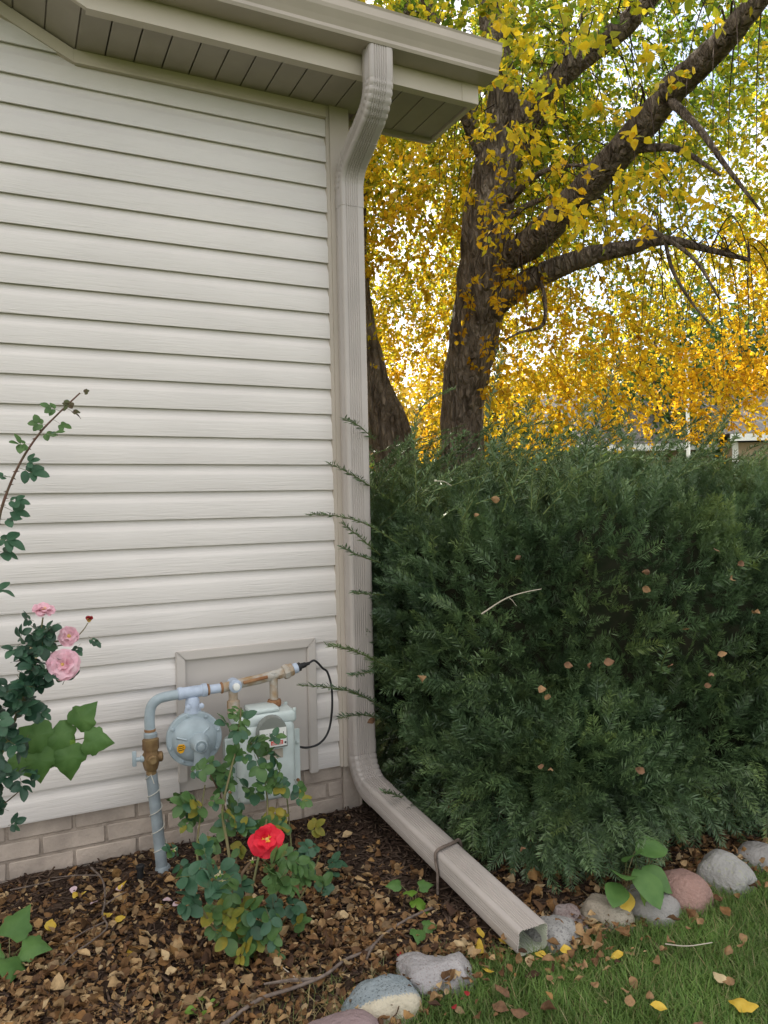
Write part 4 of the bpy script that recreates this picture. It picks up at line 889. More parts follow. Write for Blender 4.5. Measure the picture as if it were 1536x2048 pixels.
# white fence
fA = D(1290, 960, 15)*[1, 1, 0]; fn = thing('garden_fence', tuple(fA), 'white board fence far behind the yew in front of the tan house', 'fence')
for i in range(34):
    if 9 <= i <= 11: continue
    obx('board', i*.15, i*.15+.143, 0, .02, .05, 1.70 if i < 11 else 1.80, M['white'], fn, fA)
for i in range(0, 36, 6): obx('post', i*.15-.07, i*.15-.008, -.05, .06, 0, 1.85, M['white'], fn, fA)
obx('rail', 1.75, 5.1, -.03, -.001, 1.80, 1.87, M['white'], fn, fA)
lpn = D(1378, 960, 18)*[1, 1, 0]; lp0 = thing('lamp_post', tuple(lpn), 'thin pale lamp post far behind the birch leaves', 'lamp post')
tube('pole', [lpn, lpn+[0, 0, 4.4]], [.05, .035], M['white'], lp0, n=10); lathe('lamp_head', [(.03, 0), (.12, .05), (.14, .22), (.05, .30)], lpn+[0, 0, 4.39], (0, 0, 1), M['white'], lp0, n=12)

# ================================================================== ROSES AND SMALL PLANTS
def grid_leaf(L_=1, W_=.62, fold=.16, droop=.18, ser=0, nx=6, ex=.62):
    V = []; F = []
    for i in range(nx+1):
        t = i/nx; w_ = W_/2*(math.sin(math.pi*t**(.92 if ex < .9 else .75)))**ex if 0 < t < 1 else 0.0
        if ser and 0 < i < nx: w_ *= 1+ser*(1 if i % 2 else -1)
        for s_ in (-1, -.5, 0, .5, 1): V.append((L_*t, s_*w_, fold*abs(s_)*w_*1.4-droop*t*t+.02*math.sin(t*9+s_*3)))
    for i in range(nx):
        for j in range(4): F.append((i*5+j, (i+1)*5+j, (i+1)*5+j+1, i*5+j+1))
    return V, F
MESH = {}
def lmesh(kind, m):
    key = (kind, m)
    if key not in MESH:
        if kind.startswith('leaflet'): V, F = grid_leaf(W_=.74 if kind[-1] == '1' else .64, droop=.08 if kind[-1] == '1' else .20, fold=.12, nx=7)
        elif kind == 'broad': V, F = grid_leaf(W_=.78, droop=.22, fold=.14, nx=8, ex=.8)
        elif kind == 'rachis':
            a_ = tubevf([(0, 0, 0), (.4, 0, .01), (.8, 0, 0)], [.018, .014, .010], 5); V, F = a_
        elif kind == 'petal':      # rounded, cupped, wavy rim
            V = []; F = []
            for i in range(7):
                t = i/6; w_ = .16+.44*math.sin(math.pi*min(1, .12+t*.60))**1.0*(1-.35*max(0, t-.75)/.25)
                for j in range(7):
                    s_ = j/3-1; V.append((t*(1-.10*s_*s_), s_*w_, .55*t*t*(1-.55*t)+.16*s_*s_*t+.035*math.sin(s_*5+t*4)*t-.25*max(0, t-.72)))
            F = [(i*7+j, (i+1)*7+j, (i+1)*7+j+1, i*7+j+1) for i in range(6) for j in range(6)]
        elif kind.startswith('dry'):        # curled fallen leaf, crumpled differently in each kind
            sd_ = {'dry': 1.3, 'dry2': 5.1}.get(kind, 3.0) if len(kind) < 5 else float(kind[4:])*2.7
            V, F = grid_leaf(W_=.72, fold=.5*math.sin(sd_*3), droop=.35*math.cos(sd_*2), nx=8, ex=1.0)
            V = [(x+.07*mnoise.noise(Vector((x*3, y*3, sd_))), y*(1+.22*mnoise.noise(Vector((x*5, sd_, 2 if y > 0 else 7)))), z+.20*mnoise.noise(Vector((x*2.6, y*2.6, sd_+9)))+.55*y*y*math.sin(sd_*5+x*2)) for x, y, z in V]
        elif kind == 'lobed':      # five-lobed vine leaf, blade centre at its base
            prof_ = [(0, .0), (-.03, .14), (-.06, .30), (.08, .46), (.20, .50), (.33, .47), (.40, .52), (.52, .47), (.58, .34), (.72, .27), (.88, .14), (1.08, 0)]
            rim = prof_+[(x, -y) for x, y in prof_[::-1][1:-1]]; nrm_ = len(rim); V = [(.32, 0, .02)]; F = []
            for x, y in rim: V.append((x, y, -.10*abs(y)-.16*x*x+.05*math.sin(7*y+5*x)))
            for x, y in rim: V.append((.32+(x-.32)*.55, y*.55, .035+.02*math.sin(8*y)))
            for k_ in range(nrm_): k2 = (k_+1) % nrm_; F += [(0, 1+nrm_+k_, 1+nrm_+k2), (1+nrm_+k_, 1+k_, 1+k2, 1+nrm_+k2)]
        me = bpy.data.meshes.new(kind); me.from_pydata([tuple(v) for v in V], [], [tuple(f) for f in F]); me.materials.append(M[m]); me.polygons.foreach_set('use_smooth', [True]*len(me.polygons)); me.update()
        MESH[key] = me
    return MESH[key]
def mat_frame(pos, d, u=(0, 0, 1), s=1.0):
    d = Vector(d).normalized(); u = Vector(u); sd = u.cross(d)
    if sd.length < 1e-3: sd = Vector((0, 1, 0))
    sd.normalize(); t = d.cross(sd); return Matrix.Translation(Vector(pos)) @ Matrix((d, sd, t)).transposed().to_4x4() @ Matrix.Scale(s, 4)
def part_m(name, me, parent, mtx):
    o = bpy.data.objects.new(name, me); COL.objects.link(o); o.parent = parent; o.matrix_local = mtx; return o
def rv(k=1.0): return Vector((random.gauss(0, k), random.gauss(0, k), random.gauss(0, k)))
def compound(root, pos, d, size, nl, ms, u=None):
    """one rose leaf: stalk with paired leaflets; size = stalk length in metres"""
    base = Vector(pos)-Vector(root.location); u = Vector(u) if u is not None else Vector((0, -.55, .8))+rv(.25)
    lf = part_m('leaf', lmesh('rachis', 'cane'), root, mat_frame(base, d, u, size))
    spots = [(.80, 0, 1.0)]
    for k_ in range((nl-1)//2): x = .74-.33*k_; spots += [(x, 1, .92-.12*k_), (x, -1, .92-.12*k_)]
    for x, s_, sc in spots:
        a_ = s_*R(random.uniform(52, 72)); ll = Matrix.Translation((x, s_*.02, 0)) @ Matrix.Rotation(a_, 4, 'Z') @ Matrix.Rotation(R(random.uniform(-28, 22)), 4, 'Y') @ Matrix.Rotation(R(random.uniform(-25, 25)), 4, 'X') @ Matrix.Scale(sc*random.uniform(.80, 1.02), 4)
        part_m('leaflet', lmesh(random.choice(('leaflet1', 'leaflet2')), random.choice(ms)), lf, ll)
    return lf
def flower(root, pos, face, size, pm, rings, center='stamen', tilt0=8, inner=None, jit=.08):
    base = Vector(pos)-Vector(root.location); fl = part_m('flower', None, root, mat_frame(base, face, (0, .2, 1), 1.0))
    me, = (lmesh('petal', pm),)
    for ri, (n_, op, sc) in enumerate(rings):
        for k_ in range(n_):
            an = 2*math.pi*(k_+.37*ri)/n_+random.uniform(-.15, .15); m_ = Matrix.Rotation(an, 4, 'X') @ Matrix.Translation((.004*(len(rings)-ri), 0, 0)) @ Matrix.Rotation(R(-(90-op)+random.uniform(-9, 9))+0, 4, 'Y')
            # petal x axis starts along the flower axis and is folded outwards by (90-op)
            m_ = Matrix.Rotation(an, 4, 'X') @ Matrix.Rotation(R(op+random.uniform(-100, 100)*jit), 4, 'Y') @ Matrix.Rotation(math.pi, 4, 'X') @ Matrix.Rotation(R(random.uniform(-14, 14)), 4, 'X') @ Matrix.Scale(size*sc*random.uniform(1-jit, 1+jit), 4)
            part_m('petal', lmesh('petal', inner) if (inner and ri == len(rings)-1) else me, fl, m_)
    V, F = merge([lathevf([(.002, -.004), (.006, .0), (.006, .006), (.002, .009)], (0, 0, 0), (1, 0, 0), 10)]); me2 = bpy.data.meshes.new('heart'); me2.from_pydata(V, [], F); me2.materials.append(M[center]); part_m('heart', me2, fl, Matrix.Identity(4))
    return fl
def cane(root, pts, r0, r1, m, n=7):
    pa = spline(pts, 6); tube('cane', pa, np.linspace(r0, r1, len(pa)), M[m], root, n=n, wob=.06); return pa
def thorns(root, pa, m, k_):
    parts = []
    for i in range(k_):
        s = pa[random.randrange(2, len(pa)-2)]; d = rnddir(1)[0]; d[2] = -abs(d[2])*.3; parts.append(lathevf([(.0028, .002), (.0012, .007), (.0002, .011)], s, d, 5))
    V, F = merge(parts); make('thorns', V, F, M[m], root)
# --- centre rose with the red flower
rb_ = G(478, 1905); rose = thing('rose_bush', (rb_[0], rb_[1], 0), 'leggy rose bush with one red flower in front of the gas meter', 'rose bush')
CN = [([(478, 1905, rb_[1]), (470, 1800, rb_[1]+.03), (455, 1690, rb_[1]+.08), (445, 1620, -.5), (462, 1540, -.45), (478, 1470, -.40), (482, 1415, -.38)], .0055, .0025, 'cane'),
      ([(485, 1905, rb_[1]), (500, 1800, -.72), (520, 1700, -.62), (535, 1620, -.5), (525, 1540, -.42), (500, 1480, -.4)], .0050, .002, 'cane'),
      ([(480, 1905, rb_[1]), (485, 1830, -.80), (480, 1760, -.8), (505, 1720, -.78), (533, 1690, -.76)], .007, .003, 'canebrown'),
      ([(490, 1900, rb_[1]), (545, 1800, -.7), (580, 1720, -.55), (578, 1640, -.45), (570, 1560, -.42)], .0045, .002, 'cane'),
      ([(470, 1900, rb_[1]), (430, 1820, -.72), (395, 1720, -.62), (400, 1640, -.5), (410, 1570, -.42)], .0045, .002, 'cane'),
      ([(475, 1905, rb_[1]), (430, 1860, -.82), (395, 1800, -.85), (375, 1760, -.84)], .004, .002, 'cane'),
      ([(485, 1905, rb_[1]), (560, 1850, -.75), (610, 1780, -.62), (640, 1710, -.5)], .004, .002, 'cane'),
      ([(485, 1900, rb_[1]), (470, 1700, -.5), (440, 1590, -.42), (420, 1545, -.40), (440, 1530, -.4)], .004, .0015, 'canebrown')]
for pts, r0, r1, mm in CN: pa = cane(rose, [P(x, y, Y) for x, y, Y in pts], r0, r1, mm)
def cluster(root, px, py, Y, n_, spread, size, ms, nl=5, dirb=(0, -.3, .1)):
    c = P(px, py, Y)
    for i in range(n_):
        an = random.uniform(0, 2*math.pi); d = Vector((math.cos(an), -.25+random.gauss(0, .3), math.sin(an)*.9-.15))+Vector(dirb)
        off_ = np.array([random.gauss(0, spread), random.gauss(0, spread*.8), random.gauss(0, spread)])
        compound(root, c+off_, d, size*random.uniform(.8, 1.2), nl, ms)
g1, g2, g3 = ['rose1', 'rose1', 'rose2'], ['rose2', 'rose2', 'rose1'], ['rose3', 'rose1', 'rose3', 'rose1']
for px, py, Y, n_, sp2, sz, ms in [(480, 1425, -.38, 2, .016, .040, g1), (470, 1455, -.40, 3, .018, .042, g1), (500, 1470, -.41, 2, .018, .046, g1), (530, 1478, -.41, 1, .015, .04, g1), (500, 1520, -.42, 3, .02, .045, g1), (545, 1520, -.42, 2, .02, .04, g1),
        (560, 1550, -.43, 3, .022, .045, g1), (590, 1565, -.43, 2, .02, .042, g1+['rose3']), (500, 1570, -.44, 4, .028, .045, g1), (445, 1545, -.41, 3, .024, .040, g1), (405, 1555, -.42, 3, .025, .042, g1), (360, 1590, -.44, 3, .025, .045, g1),
        (400, 1610, -.46, 4, .028, .045, g1+['rose3']), (450, 1610, -.48, 4, .028, .045, g1), (550, 1600, -.46, 3, .024, .045, ['rose1', 'rose3']), (575, 1640, -.48, 2, .02, .042, ['rose3', 'rose1']), (520, 1640, -.50, 3, .026, .05, g1), (415, 1660, -.52, 3, .022, .042, g3), (460, 1660, -.54, 3, .026, .045, g3),
        (610, 1655, -.40, 1, .01, .04, ['rose3']), (400, 1765, -.86, 3, .022, .062, ['rose2']), (355, 1775, -.83, 2, .02, .055, ['rose2']), (430, 1730, -.78, 3, .028, .05, g2), (370, 1720, -.66, 2, .02, .04, g2), (470, 1760, -.80, 3, .03, .05, g2),
        (540, 1745, -.84, 4, .026, .058, ['rose1']), (555, 1700, -.80, 2, .02, .045, ['rose1']), (590, 1730, -.72, 3, .024, .048, ['rose1']), (640, 1705, -.52, 2, .018, .052, ['rose2']), (650, 1740, -.52, 2, .02, .046, ['rose2']), (600, 1780, -.72, 4, .028, .048, g1), (560, 1800, -.80, 3, .026, .05, g2),
        (510, 1800, -.84, 3, .03, .05, g2), (450, 1810, -.82, 3, .03, .045, g3), (630, 1800, -.62, 2, .022, .042, g1), (500, 1860, -.84, 4, .030, .042, g3), (460, 1870, -.84, 3, .028, .042, g3), (540, 1870, -.82, 3, .028, .042, g3), (430, 1850, -.80, 2, .02, .042, g3), (555, 1855, -.86, 2, .016, .042, g1), (545, 1925, -.88, 1, .012, .035, g1)]:
    cluster(rose, px, py, Y, n_, sp2, sz, ms, nl=random.choice((5, 5, 7)))
flower(rose, P(534, 1678, -.78), (-.35, -.85, .30), .046, 'roseed', [(5, 74, 1.0), (4, 54, .82), (3, 36, .60), (3, 24, .36)], inner='petalyellow', jit=.22)
def hip(root, px, py, Y, sz, m='cane'):
    c = Vector(P(px, py, Y))-Vector(root.location); V, F = lathevf([(.2, 0), (.8, .4), (1, 1.0), (.7, 1.6), (.25, 1.9)], (0, 0, 0), (0, 0, 1), 10); me = bpy.data.meshes.new('hip'); me.from_pydata(V, [], F); me.materials.append(M[m]); me.polygons.foreach_set('use_smooth', [True]*len(F))
    h_ = part_m('hip', me, root, mat_frame(c, (1, 0, 0), (0, 0, 1), sz)); ms_ = lmesh('leaflet2', 'drysepal')
    for k_ in range(5): an = 2*math.pi*k_/5; part_m('sepal', ms_, h_, Matrix.Translation((0, 0, 1.8)) @ Matrix.Rotation(an, 4, 'Z') @ Matrix.Rotation(R(random.uniform(-50, 10)), 4, 'Y') @ Matrix.Diagonal((2.4, 1.0, 1.0, 1)))
for a_ in ((444, 1768, -.86), (432, 1758, -.86), (440, 1755, -.84), (505, 1727, -.80), (348, 1705, -.66)): hip(rose, *a_, .0048, 'brightleaf')
# --- left rose with pink flowers
lb = np.array([-.13, -.55, 0]); lr = thing('rose_bush', tuple(lb), 'tall dark leaved rose bush with three pink flowers at left edge', 'rose bush')
c1 = cane(lr, [lb, P(-30, 1600, -.5), P(15, 1480, -.47), P(50, 1380, -.45), P(75, 1300, -.44), P(86, 1235, -.44)], .007, .0022, 'cane')
cane(lr, [P(50, 1380, -.45), P(90, 1340, -.46), P(122, 1335, -.47)], .003, .002, 'cane'); cane(lr, [P(70, 1310, -.44), P(105, 1285, -.44), P(135, 1282, -.45)], .003, .0018, 'cane')
cane(lr, [P(100, 1295, -.44), P(140, 1285, -.44), P(165, 1262, -.44), P(176, 1246, -.44)], .002, .0014, 'cane'); cane(lr, [P(-10, 1620, -.5), P(15, 1602, -.48), P(38, 1583, -.47)], .0025, .0015, 'canered')
dk = ['rose4', 'rose4', 'rose2']
for px, py, Y, n_, sp2, sz in [(70, 1240, -.44, 2, .015, .04), (60, 1262, -.44, 2, .018, .042), (90, 1262, -.45, 3, .02, .042), (75, 1290, -.45, 3, .02, .042), (110, 1295, -.45, 3, .02, .04), (45, 1300, -.45, 2, .018, .04), (60, 1330, -.46, 4, .022, .045), (30, 1345, -.46, 3, .022, .045), (75, 1360, -.46, 4, .022, .045),
        (25, 1385, -.47, 4, .024, .047), (60, 1390, -.47, 4, .024, .047), (85, 1385, -.46, 2, .02, .046), (10, 1420, -.48, 4, .025, .048), (45, 1420, -.47, 4, .024, .048), (75, 1415, -.46, 2, .018, .048), (15, 1450, -.48, 4, .024, .046), (40, 1455, -.48, 2, .02, .045), (5, 1490, -.48, 3, .024, .045), (10, 1540, -.48, 3, .022, .04), (15, 1580, -.48, 3, .02, .036), (0, 1620, -.48, 3, .022, .036), (20, 1640, -.48, 1, .012, .036),
        (165, 1275, -.44, 1, .008, .03), (160, 1290, -.44, 1, .008, .032), (115, 1370, -.46, 1, .01, .042), (-20, 1500, -.5, 4, .03, .045), (-25, 1400, -.5, 4, .03, .045)]:
    cluster(lr, px, py, Y, n_, sp2, sz, dk, nl=5)
flower(lr, P(126, 1329, -.48), (-.25, -.93, .25), .047, 'pink', [(6, 80, 1.0), (6, 66, .90), (5, 48, .72), (4, 26, .50)])
flower(lr, P(137, 1272, -.46), (.15, -.95, .1), .030, 'pink', [(5, 74, 1.0), (5, 55, .88), (4, 30, .65)])
flower(lr, P(88, 1220, -.45), (.1, -.35, .93), .034, 'pink', [(6, 74, 1.0), (5, 55, .88), (4, 32, .62)])
flower(lr, P(178, 1242, -.44), (.1, -.1, 1), .016, 'redpetal', [(4, 10, 1.0), (3, 5, .9)])
for a_ in ((72, 1318, -.47), (62, 1300, -.46)): hip(lr, *a_, .0045, 'drysepal')
hip(lr, 38, 1585, -.47, .004, 'drysepal')
# --- bare climbing cane above it
cc = thing('rose_cane', (float(P(-60, 1700, -.45)[0]), -.45, 0), 'long thorny red rose cane arching up the siding at left edge', 'rose')
pa = cane(cc, [P(-60, 1795, -.46), P(-62, 1500, -.47), P(-40, 1200, -.46), P(-12, 1090, -.45), P(5, 1010, -.45), P(38, 930, -.45), P(78, 868, -.45), P(118, 826, -.45), P(160, 786, -.45)], .0055, .0022, 'canered')
thorns(cc, pa, 'canered', 34)
for px, py, dx_, dz_, sz, ms, nl in [(160, 788, .6, .2, .018, ['rose5'], 3), (145, 800, -.4, -.5, .024, ['rose5'], 5), (120, 822, -1, .35, .036, ['rose5', 'rose1'], 5), (130, 815, 1, -.6, .034, ['rose1', 'rose5'], 3), (95, 850, -1, .15, .034, ['rose1'], 5), (105, 838, .8, -.55, .036, ['rose1'], 3), (80, 866, 1, -.12, .046, ['rose1', 'rose2'], 5), (62, 888, -.9, -.05, .04, ['rose1'], 5), (40, 928, 1, .25, .036, ['rose2'], 3), (36, 935, .9, -.35, .050, ['rose2'], 5),
        (25, 955, -.8, .1, .036, ['rose2'], 5), (8, 1002, 1, -.02, .042, ['rose2'], 5), (0, 1010, .9, -.5, .052, ['rose2'], 3), (-8, 1040, 1, .05, .04, ['rose2'], 3), (-15, 1078, 1, -.12, .052, ['rose2'], 5), (-20, 1100, .9, -.2, .048, ['rose2'], 3), (-25, 1180, .8, -.02, .045, ['rose2'], 3)]:
    compound(cc, P(px, py, -.45), (dx_, -.2+random.gauss(0, .15), dz_), sz, nl, ms)
# --- lobed vine at the left
vn = thing('grape_vine', tuple(P(-25, 1770, -.40)*[1, 1, 0]), 'broad lobed light green vine leaves against siding left of the gas riser', 'vine')
cane(vn, [P(-25, 1768, -.40)*[1, 1, 0], P(-15, 1620, -.40), P(30, 1520, -.39), P(80, 1475, -.39), P(140, 1480, -.39), P(175, 1475, -.39)], .0035, .0015, 'cane')
for px, py, sz, dx_, dz_, m_ in [(62, 1450, .105, .3, -1, 'vineleaf'), (105, 1458, .10, .6, -.8, 'vineleaf'), (150, 1452, .085, .55, .6, 'vineleaf'), (168, 1480, .085, 1, -.25, 'vineleaf'), (135, 1492, .10, .05, -1, 'vineleaf'), (75, 1500, .095, .05, -1, 'vineleaf'), (40, 1505, .085, .35, -.9, 'vineleaf'), (140, 1480, .035, -.2, -1, 'brightleaf'), (120, 1500, .06, -.5, -.7, 'vineleaf')]:
    part_m('leaf', lmesh('lobed', m_), vn, mat_frame(Vector(P(px, py, -.40+random.uniform(-.02, .015)))-Vector(vn.location), (dx_, -.12, dz_), (random.gauss(0, .12), -1, .15), sz))
# --- small ground plants
def weed(name, px, py, label, cat, items, kind, stem_h=.0):
    b = G(px, py); t_ = thing(name, (b[0], b[1], 0), label, cat)
    for ox, oy, oz, dx_, dy_, dz_, sz, m_ in items:
        p0 = Vector((ox, oy, oz)); tube('stem', [b, b+np.array([ox*.4, oy*.4, oz*.7]), b+np.array([ox, oy, oz])], [.0018, .0014, .001], M['cane'], t_, n=5)
        part_m('leaf', lmesh(kind, m_), t_, mat_frame(p0, (dx_, dy_, dz_), (random.gauss(0, .15), -.45, .9), sz))
    return t_
weed('broad_leaved_weed', 1250, 1815, 'broad green leaved weed with one yellow leaf under the yew', 'weed',
     [(-.035, -.02, .115, -.30, -.5, .35, .105, 'vineleaf'), (.0, -.04, .135, .02, -.75, -.35, .125, 'vineleaf'), (.04, -.03, .125, .5, -.5, -.35, .11, 'vineleaf'), (.045, .0, .165, .85, -.3, .10, .11, 'vineleaf'), (-.01, -.02, .15, -.05, -.4, .5, .09, 'vineleaf'), (-.05, -.03, .10, -.6, -.5, -.1, .095, 'vineleaf'),
      (-.04, -.045, .085, -.45, -.6, -.65, .068, 'yellowleaf'), (.01, -.06, .09, .1, -.6, -.8, .07, 'brightleaf'), (.05, -.05, .085, .55, -.5, -.7, .065, 'brightleaf'), (.03, -.02, .10, .3, -.6, -.2, .10, 'vineleaf')], 'broad')
weed('vine_seedling', 828, 1815, 'light green lobed seedling growing beside the downspout extension', 'seedling',
     [(.0, -.01, .03, .0, -.9, -.15, .05, 'brightleaf'), (-.01, .01, .05, -.2, -.6, .2, .045, 'brightleaf'), (.03, .02, .05, .8, -.2, .1, .045, 'vineleaf'), (-.025, .04, .06, -.9, .3, .1, .045, 'vineleaf'), (.01, -.03, .015, .2, -.9, -.1, .04, 'brightleaf')], 'lobed')
weed('vine_seedling', 838, 1880, 'darker green lobed seedling on the leaves above the jagged stone', 'seedling', [(.0, .0, .03, -.4, -.7, -.05, .05, 'vineleaf'), (.02, .01, .03, .9, -.3, .0, .045, 'vineleaf')], 'lobed')
weed('mallow_weed', 20, 1940, 'lobed green weed in the bottom left corner of the bed', 'weed',
     [(-.02, .0, .06, -.8, -.2, .1, .085, 'vineleaf'), (.0, .02, .08, .3, .2, .4, .085, 'vineleaf'), (.03, -.01, .06, .9, -.4, .0, .075, 'vineleaf'), (.0, -.03, .05, .0, -1, -.1, .085, 'vineleaf'), (.05, .02, .03, .9, .3, .0, .05, 'vineleaf'), (-.03, -.05, .03, -.2, -.9, .1, .06, 'rose3')], 'lobed')
weed('clover_weed', 405, 2030, 'tiny pale green round leaved weed at the bottom of the bed', 'weed', [(-.015, .0, .02, -1, .0, .1, .028, 'brightleaf'), (.015, .0, .02, 1, .0, .1, .028, 'brightleaf'), (.0, -.015, .02, .1, -1, .1, .028, 'brightleaf'), (.005, .015, .025, .0, 1, .1, .026, 'brightleaf')], 'broad')

# ================================================================== TWIGS
def stick(label, pts, r0, r1, m='twig', name='fallen_twig', cat='twig', side=None):
    pa = spline(pts, 6); parts = [tubevf(pa, np.linspace(r0, r1, len(pa)), 7, True, .08)]
    for (i, d, l) in (side or []): s = pa[int(i*(len(pa)-1))]; parts.append(tubevf([s, s+np.array(d)*l*.5+[0, 0, .004], s+np.array(d)*l], [r1*1.1, r1*.9, r1*.5], 5))
    V, F = merge(parts); return tag(make(name, V, F, M[m], None, smooth=True, auto=60), label, cat)
xe0, xe1 = XC-.0535, XC+.0535
ys_ = PX(872, 1722, xe0)[1]; ext_z = lambda y: float(np.interp(-y, [-q0[1], -q1[1]], [q0[2], q1[2]]))
zt_ = ext_z(ys_)+.0425
stick('dark bent twig hooked over the downspout extension', [(xe1+.02, ys_+.05, zt_-.05), (xe1+.002, ys_+.035, zt_), (XC+.02, ys_+.02, zt_+.004), (xe0+.004, ys_, zt_+.002), (xe0-.004, ys_-.005, zt_-.03), (xe0-.004, ys_-.015, zt_-.06), (xe0-.014, ys_-.03, .012)], .0060, .0045, 'twig', 'bent_twig')
def gp_(x, y, z=.034): return G(x, y, z)
stick('long grey twig lying from the downspout extension down to the bottom edge of the bed', [gp_(868, 1814, .03), gp_(815, 1838, .03), gp_(770, 1868, .025), gp_(735, 1900, .025), gp_(690, 1920), gp_(650, 1950), gp_(590, 1975), gp_(520, 1998), gp_(460, 2040), gp_(430, 2060)], .0038, .0050, side=[(.3, (-.4, -.5, .05), .12), (.6, (-.8, .2, .05), .16)])
stick('forked grey twig standing by the foundation left of the sprinkler', [gp_(182, 1735, .03), gp_(205, 1760), gp_(210, 1800), gp_(205, 1830), gp_(214, 1855), gp_(180, 1885), gp_(150, 1905), gp_(120, 1935)], .0035, .0022, side=[(.1, (-.8, .1, .1), .18), (.35, (.5, .2, .1), .14), (.5, (-.6, -.4, .02), .2)])
stick('thin twig lying straight along the foundation', [gp_(20, 1780), gp_(70, 1770), gp_(125, 1757)], .0025, .0018, 'twig')
stick('pale thin stalk crossing the litter under the rose', [gp_(495, 1885, .03), gp_(540, 1915, .02), gp_(590, 1955, .02)], .0022, .0014, 'paletwig')
stick('pale forked dead twig caught in the yew face', [D(963, 1228, 2.42), D(1010, 1198, 2.40), D(1048, 1185, 2.38), D(1083, 1178, 2.36)], .0025, .0012, 'paletwig', side=[(.4, (.5, 0, -.5), .06)])
stick('short pale curved twig near the top of the yew', [D(868, 962, 2.55), D(888, 963, 2.54), D(903, 972, 2.53)], .0018, .0010, 'paletwig')
stick('thin pale twig lying on the lawn grass', [G(1330, 1888, .03), G(1375, 1892, .03), G(1425, 1885, .035)], .0018, .0012, 'paletwig')

# ================================================================== LOOSE LEAVES
def loose(px, py, z, size, m, label, group, kind='dry', nrm=(0, 0, 1), t=None, name='fallen_leaf', cat='leaf'):
    c = G(px, py, z) if t is None else D(px, py, t)
    an = random.uniform(0, 6.28); d = Vector((math.cos(an), math.sin(an), random.gauss(0, .25)))
    o = bpy.data.objects.new(name, lmesh('dry_%d' % random.randrange(1, 8) if kind.startswith('dry') else kind, m)); COL.objects.link(o); o.matrix_world = mat_frame(c, d, Vector(nrm)+rv(.3), size); return tag(o, label, cat, group)
LG = 'small tan birch leaves lying on the lawn'
for px, py in [(1395, 1848), (1484, 1866), (1460, 1890), (1484, 1888), (1350, 1886), (1375, 1858), (1320, 1928), (1262, 1952), (1195, 1975), (1125, 1957), (1105, 1962), (1155, 1935), (1170, 1935), (1250, 1975), (1300, 1998), (1470, 1965), (1455, 1962), (1320, 1900), (1258, 2015), (1210, 1900), (1188, 1898)]:
    loose(px, py, .03, random.uniform(.022, .034), 'tanleaf', 'small tan dry birch leaf lying on the lawn grass', LG, random.choice(('dry', 'dry2')))
for px, py in [(1405, 2045), (1020, 2020), (1080, 2015), (1020, 1990), (985, 2005)]: loose(px, py, .03, .045, 'brownleaf', 'brown dry leaf lying at the lower edge of the lawn', 'brown leaves on lower lawn', 'dry2')
loose(1518, 2015, .035, .070, 'yellowleaf', 'big bright yellow leaf on the lawn at the right edge', None, 'dry2')
loose(1335, 2018, .035, .04, 'yellowleaf', 'small yellow orange leaf on the lawn near the bottom edge', None, 'dry')
loose(1245, 1902, .035, .038, 'yellowleaf', 'small upright yellow leaf on the lawn below the tan speckled stone', None, 'dry')
loose(1425, 1945, .035, .045, 'paleleaf', 'whitish curled leaf on the lawn', None, 'dry')
for px, py in [(145, 1785), (235, 1782), (97, 1865), (255, 1900), (322, 1810), (40, 1848), (225, 1828), (250, 1832)]: loose(px, py, .025, random.uniform(.032, .045), 'yellowleaf', 'yellow birch leaf lying on the mulch below the foundation', 'yellow leaves on the mulch', 'dry2')
for px, py in [(967, 1905), (900, 1918), (980, 1940), (995, 1880), (960, 1875), (1070, 1902), (1085, 1915), (1120, 1900)]: loose(px, py, .03, random.uniform(.038, .052), random.choice(('yellowleaf', 'tanleaf')), 'yellow tan leaf heaped against the downspout outlet', 'leaves heaped at the downspout outlet', random.choice(('dry', 'dry2')))
for px, py in [(148, 1772), (195, 1803), (237, 1772), (325, 1800), (345, 1812)]: loose(px, py, .03, .030, 'pinkpetal', 'pale pink fallen rose petal on the mulch', 'fallen pink petals', 'broad', name='fallen_petal', cat='petal')
for px, py in [(799, 1903), (910, 2018), (935, 1992)]: loose(px, py, .025, .020, 'redpetal', 'red fallen petal lying near the edging stones', 'fallen red petals', 'broad', name='fallen_petal', cat='petal')
for px, py, t in [(1128, 1328, 2.25), (1180, 1330, 2.25), (1208, 1325, 2.25), (1345, 1330, 2.33), (1420, 1345, 2.40), (1408, 1370, 2.4), (1435, 1310, 2.4), (1078, 1385, 2.25), (1090, 1395, 2.25), (1378, 1255, 2.4), (1505, 1225, 2.5), (1460, 1158, 2.5), (1475, 1130, 2.5), (1285, 1175, 2.4), (1300, 1145, 2.4), (1437, 1105, 2.5), (1042, 1112, 2.45), (1000, 1000, 2.6), (848, 1360, 2.5), (948, 1028, 2.6), (1088, 1535, 2.2), (1046, 1698, 2.15), (1290, 1545, 2.3), (750, 1437, 3.0), (1100, 1540, 2.2)]:
    loose(px, py, 0, random.uniform(.020, .036), random.choice(('tanleaf', 'brownleaf', 'brownleaf')), 'dry curled leaf caught in the yew needles', 'dry leaves caught in the yew', random.choice(('dry', 'dry2')), nrm=(-.4, -.8, .3), t=t)

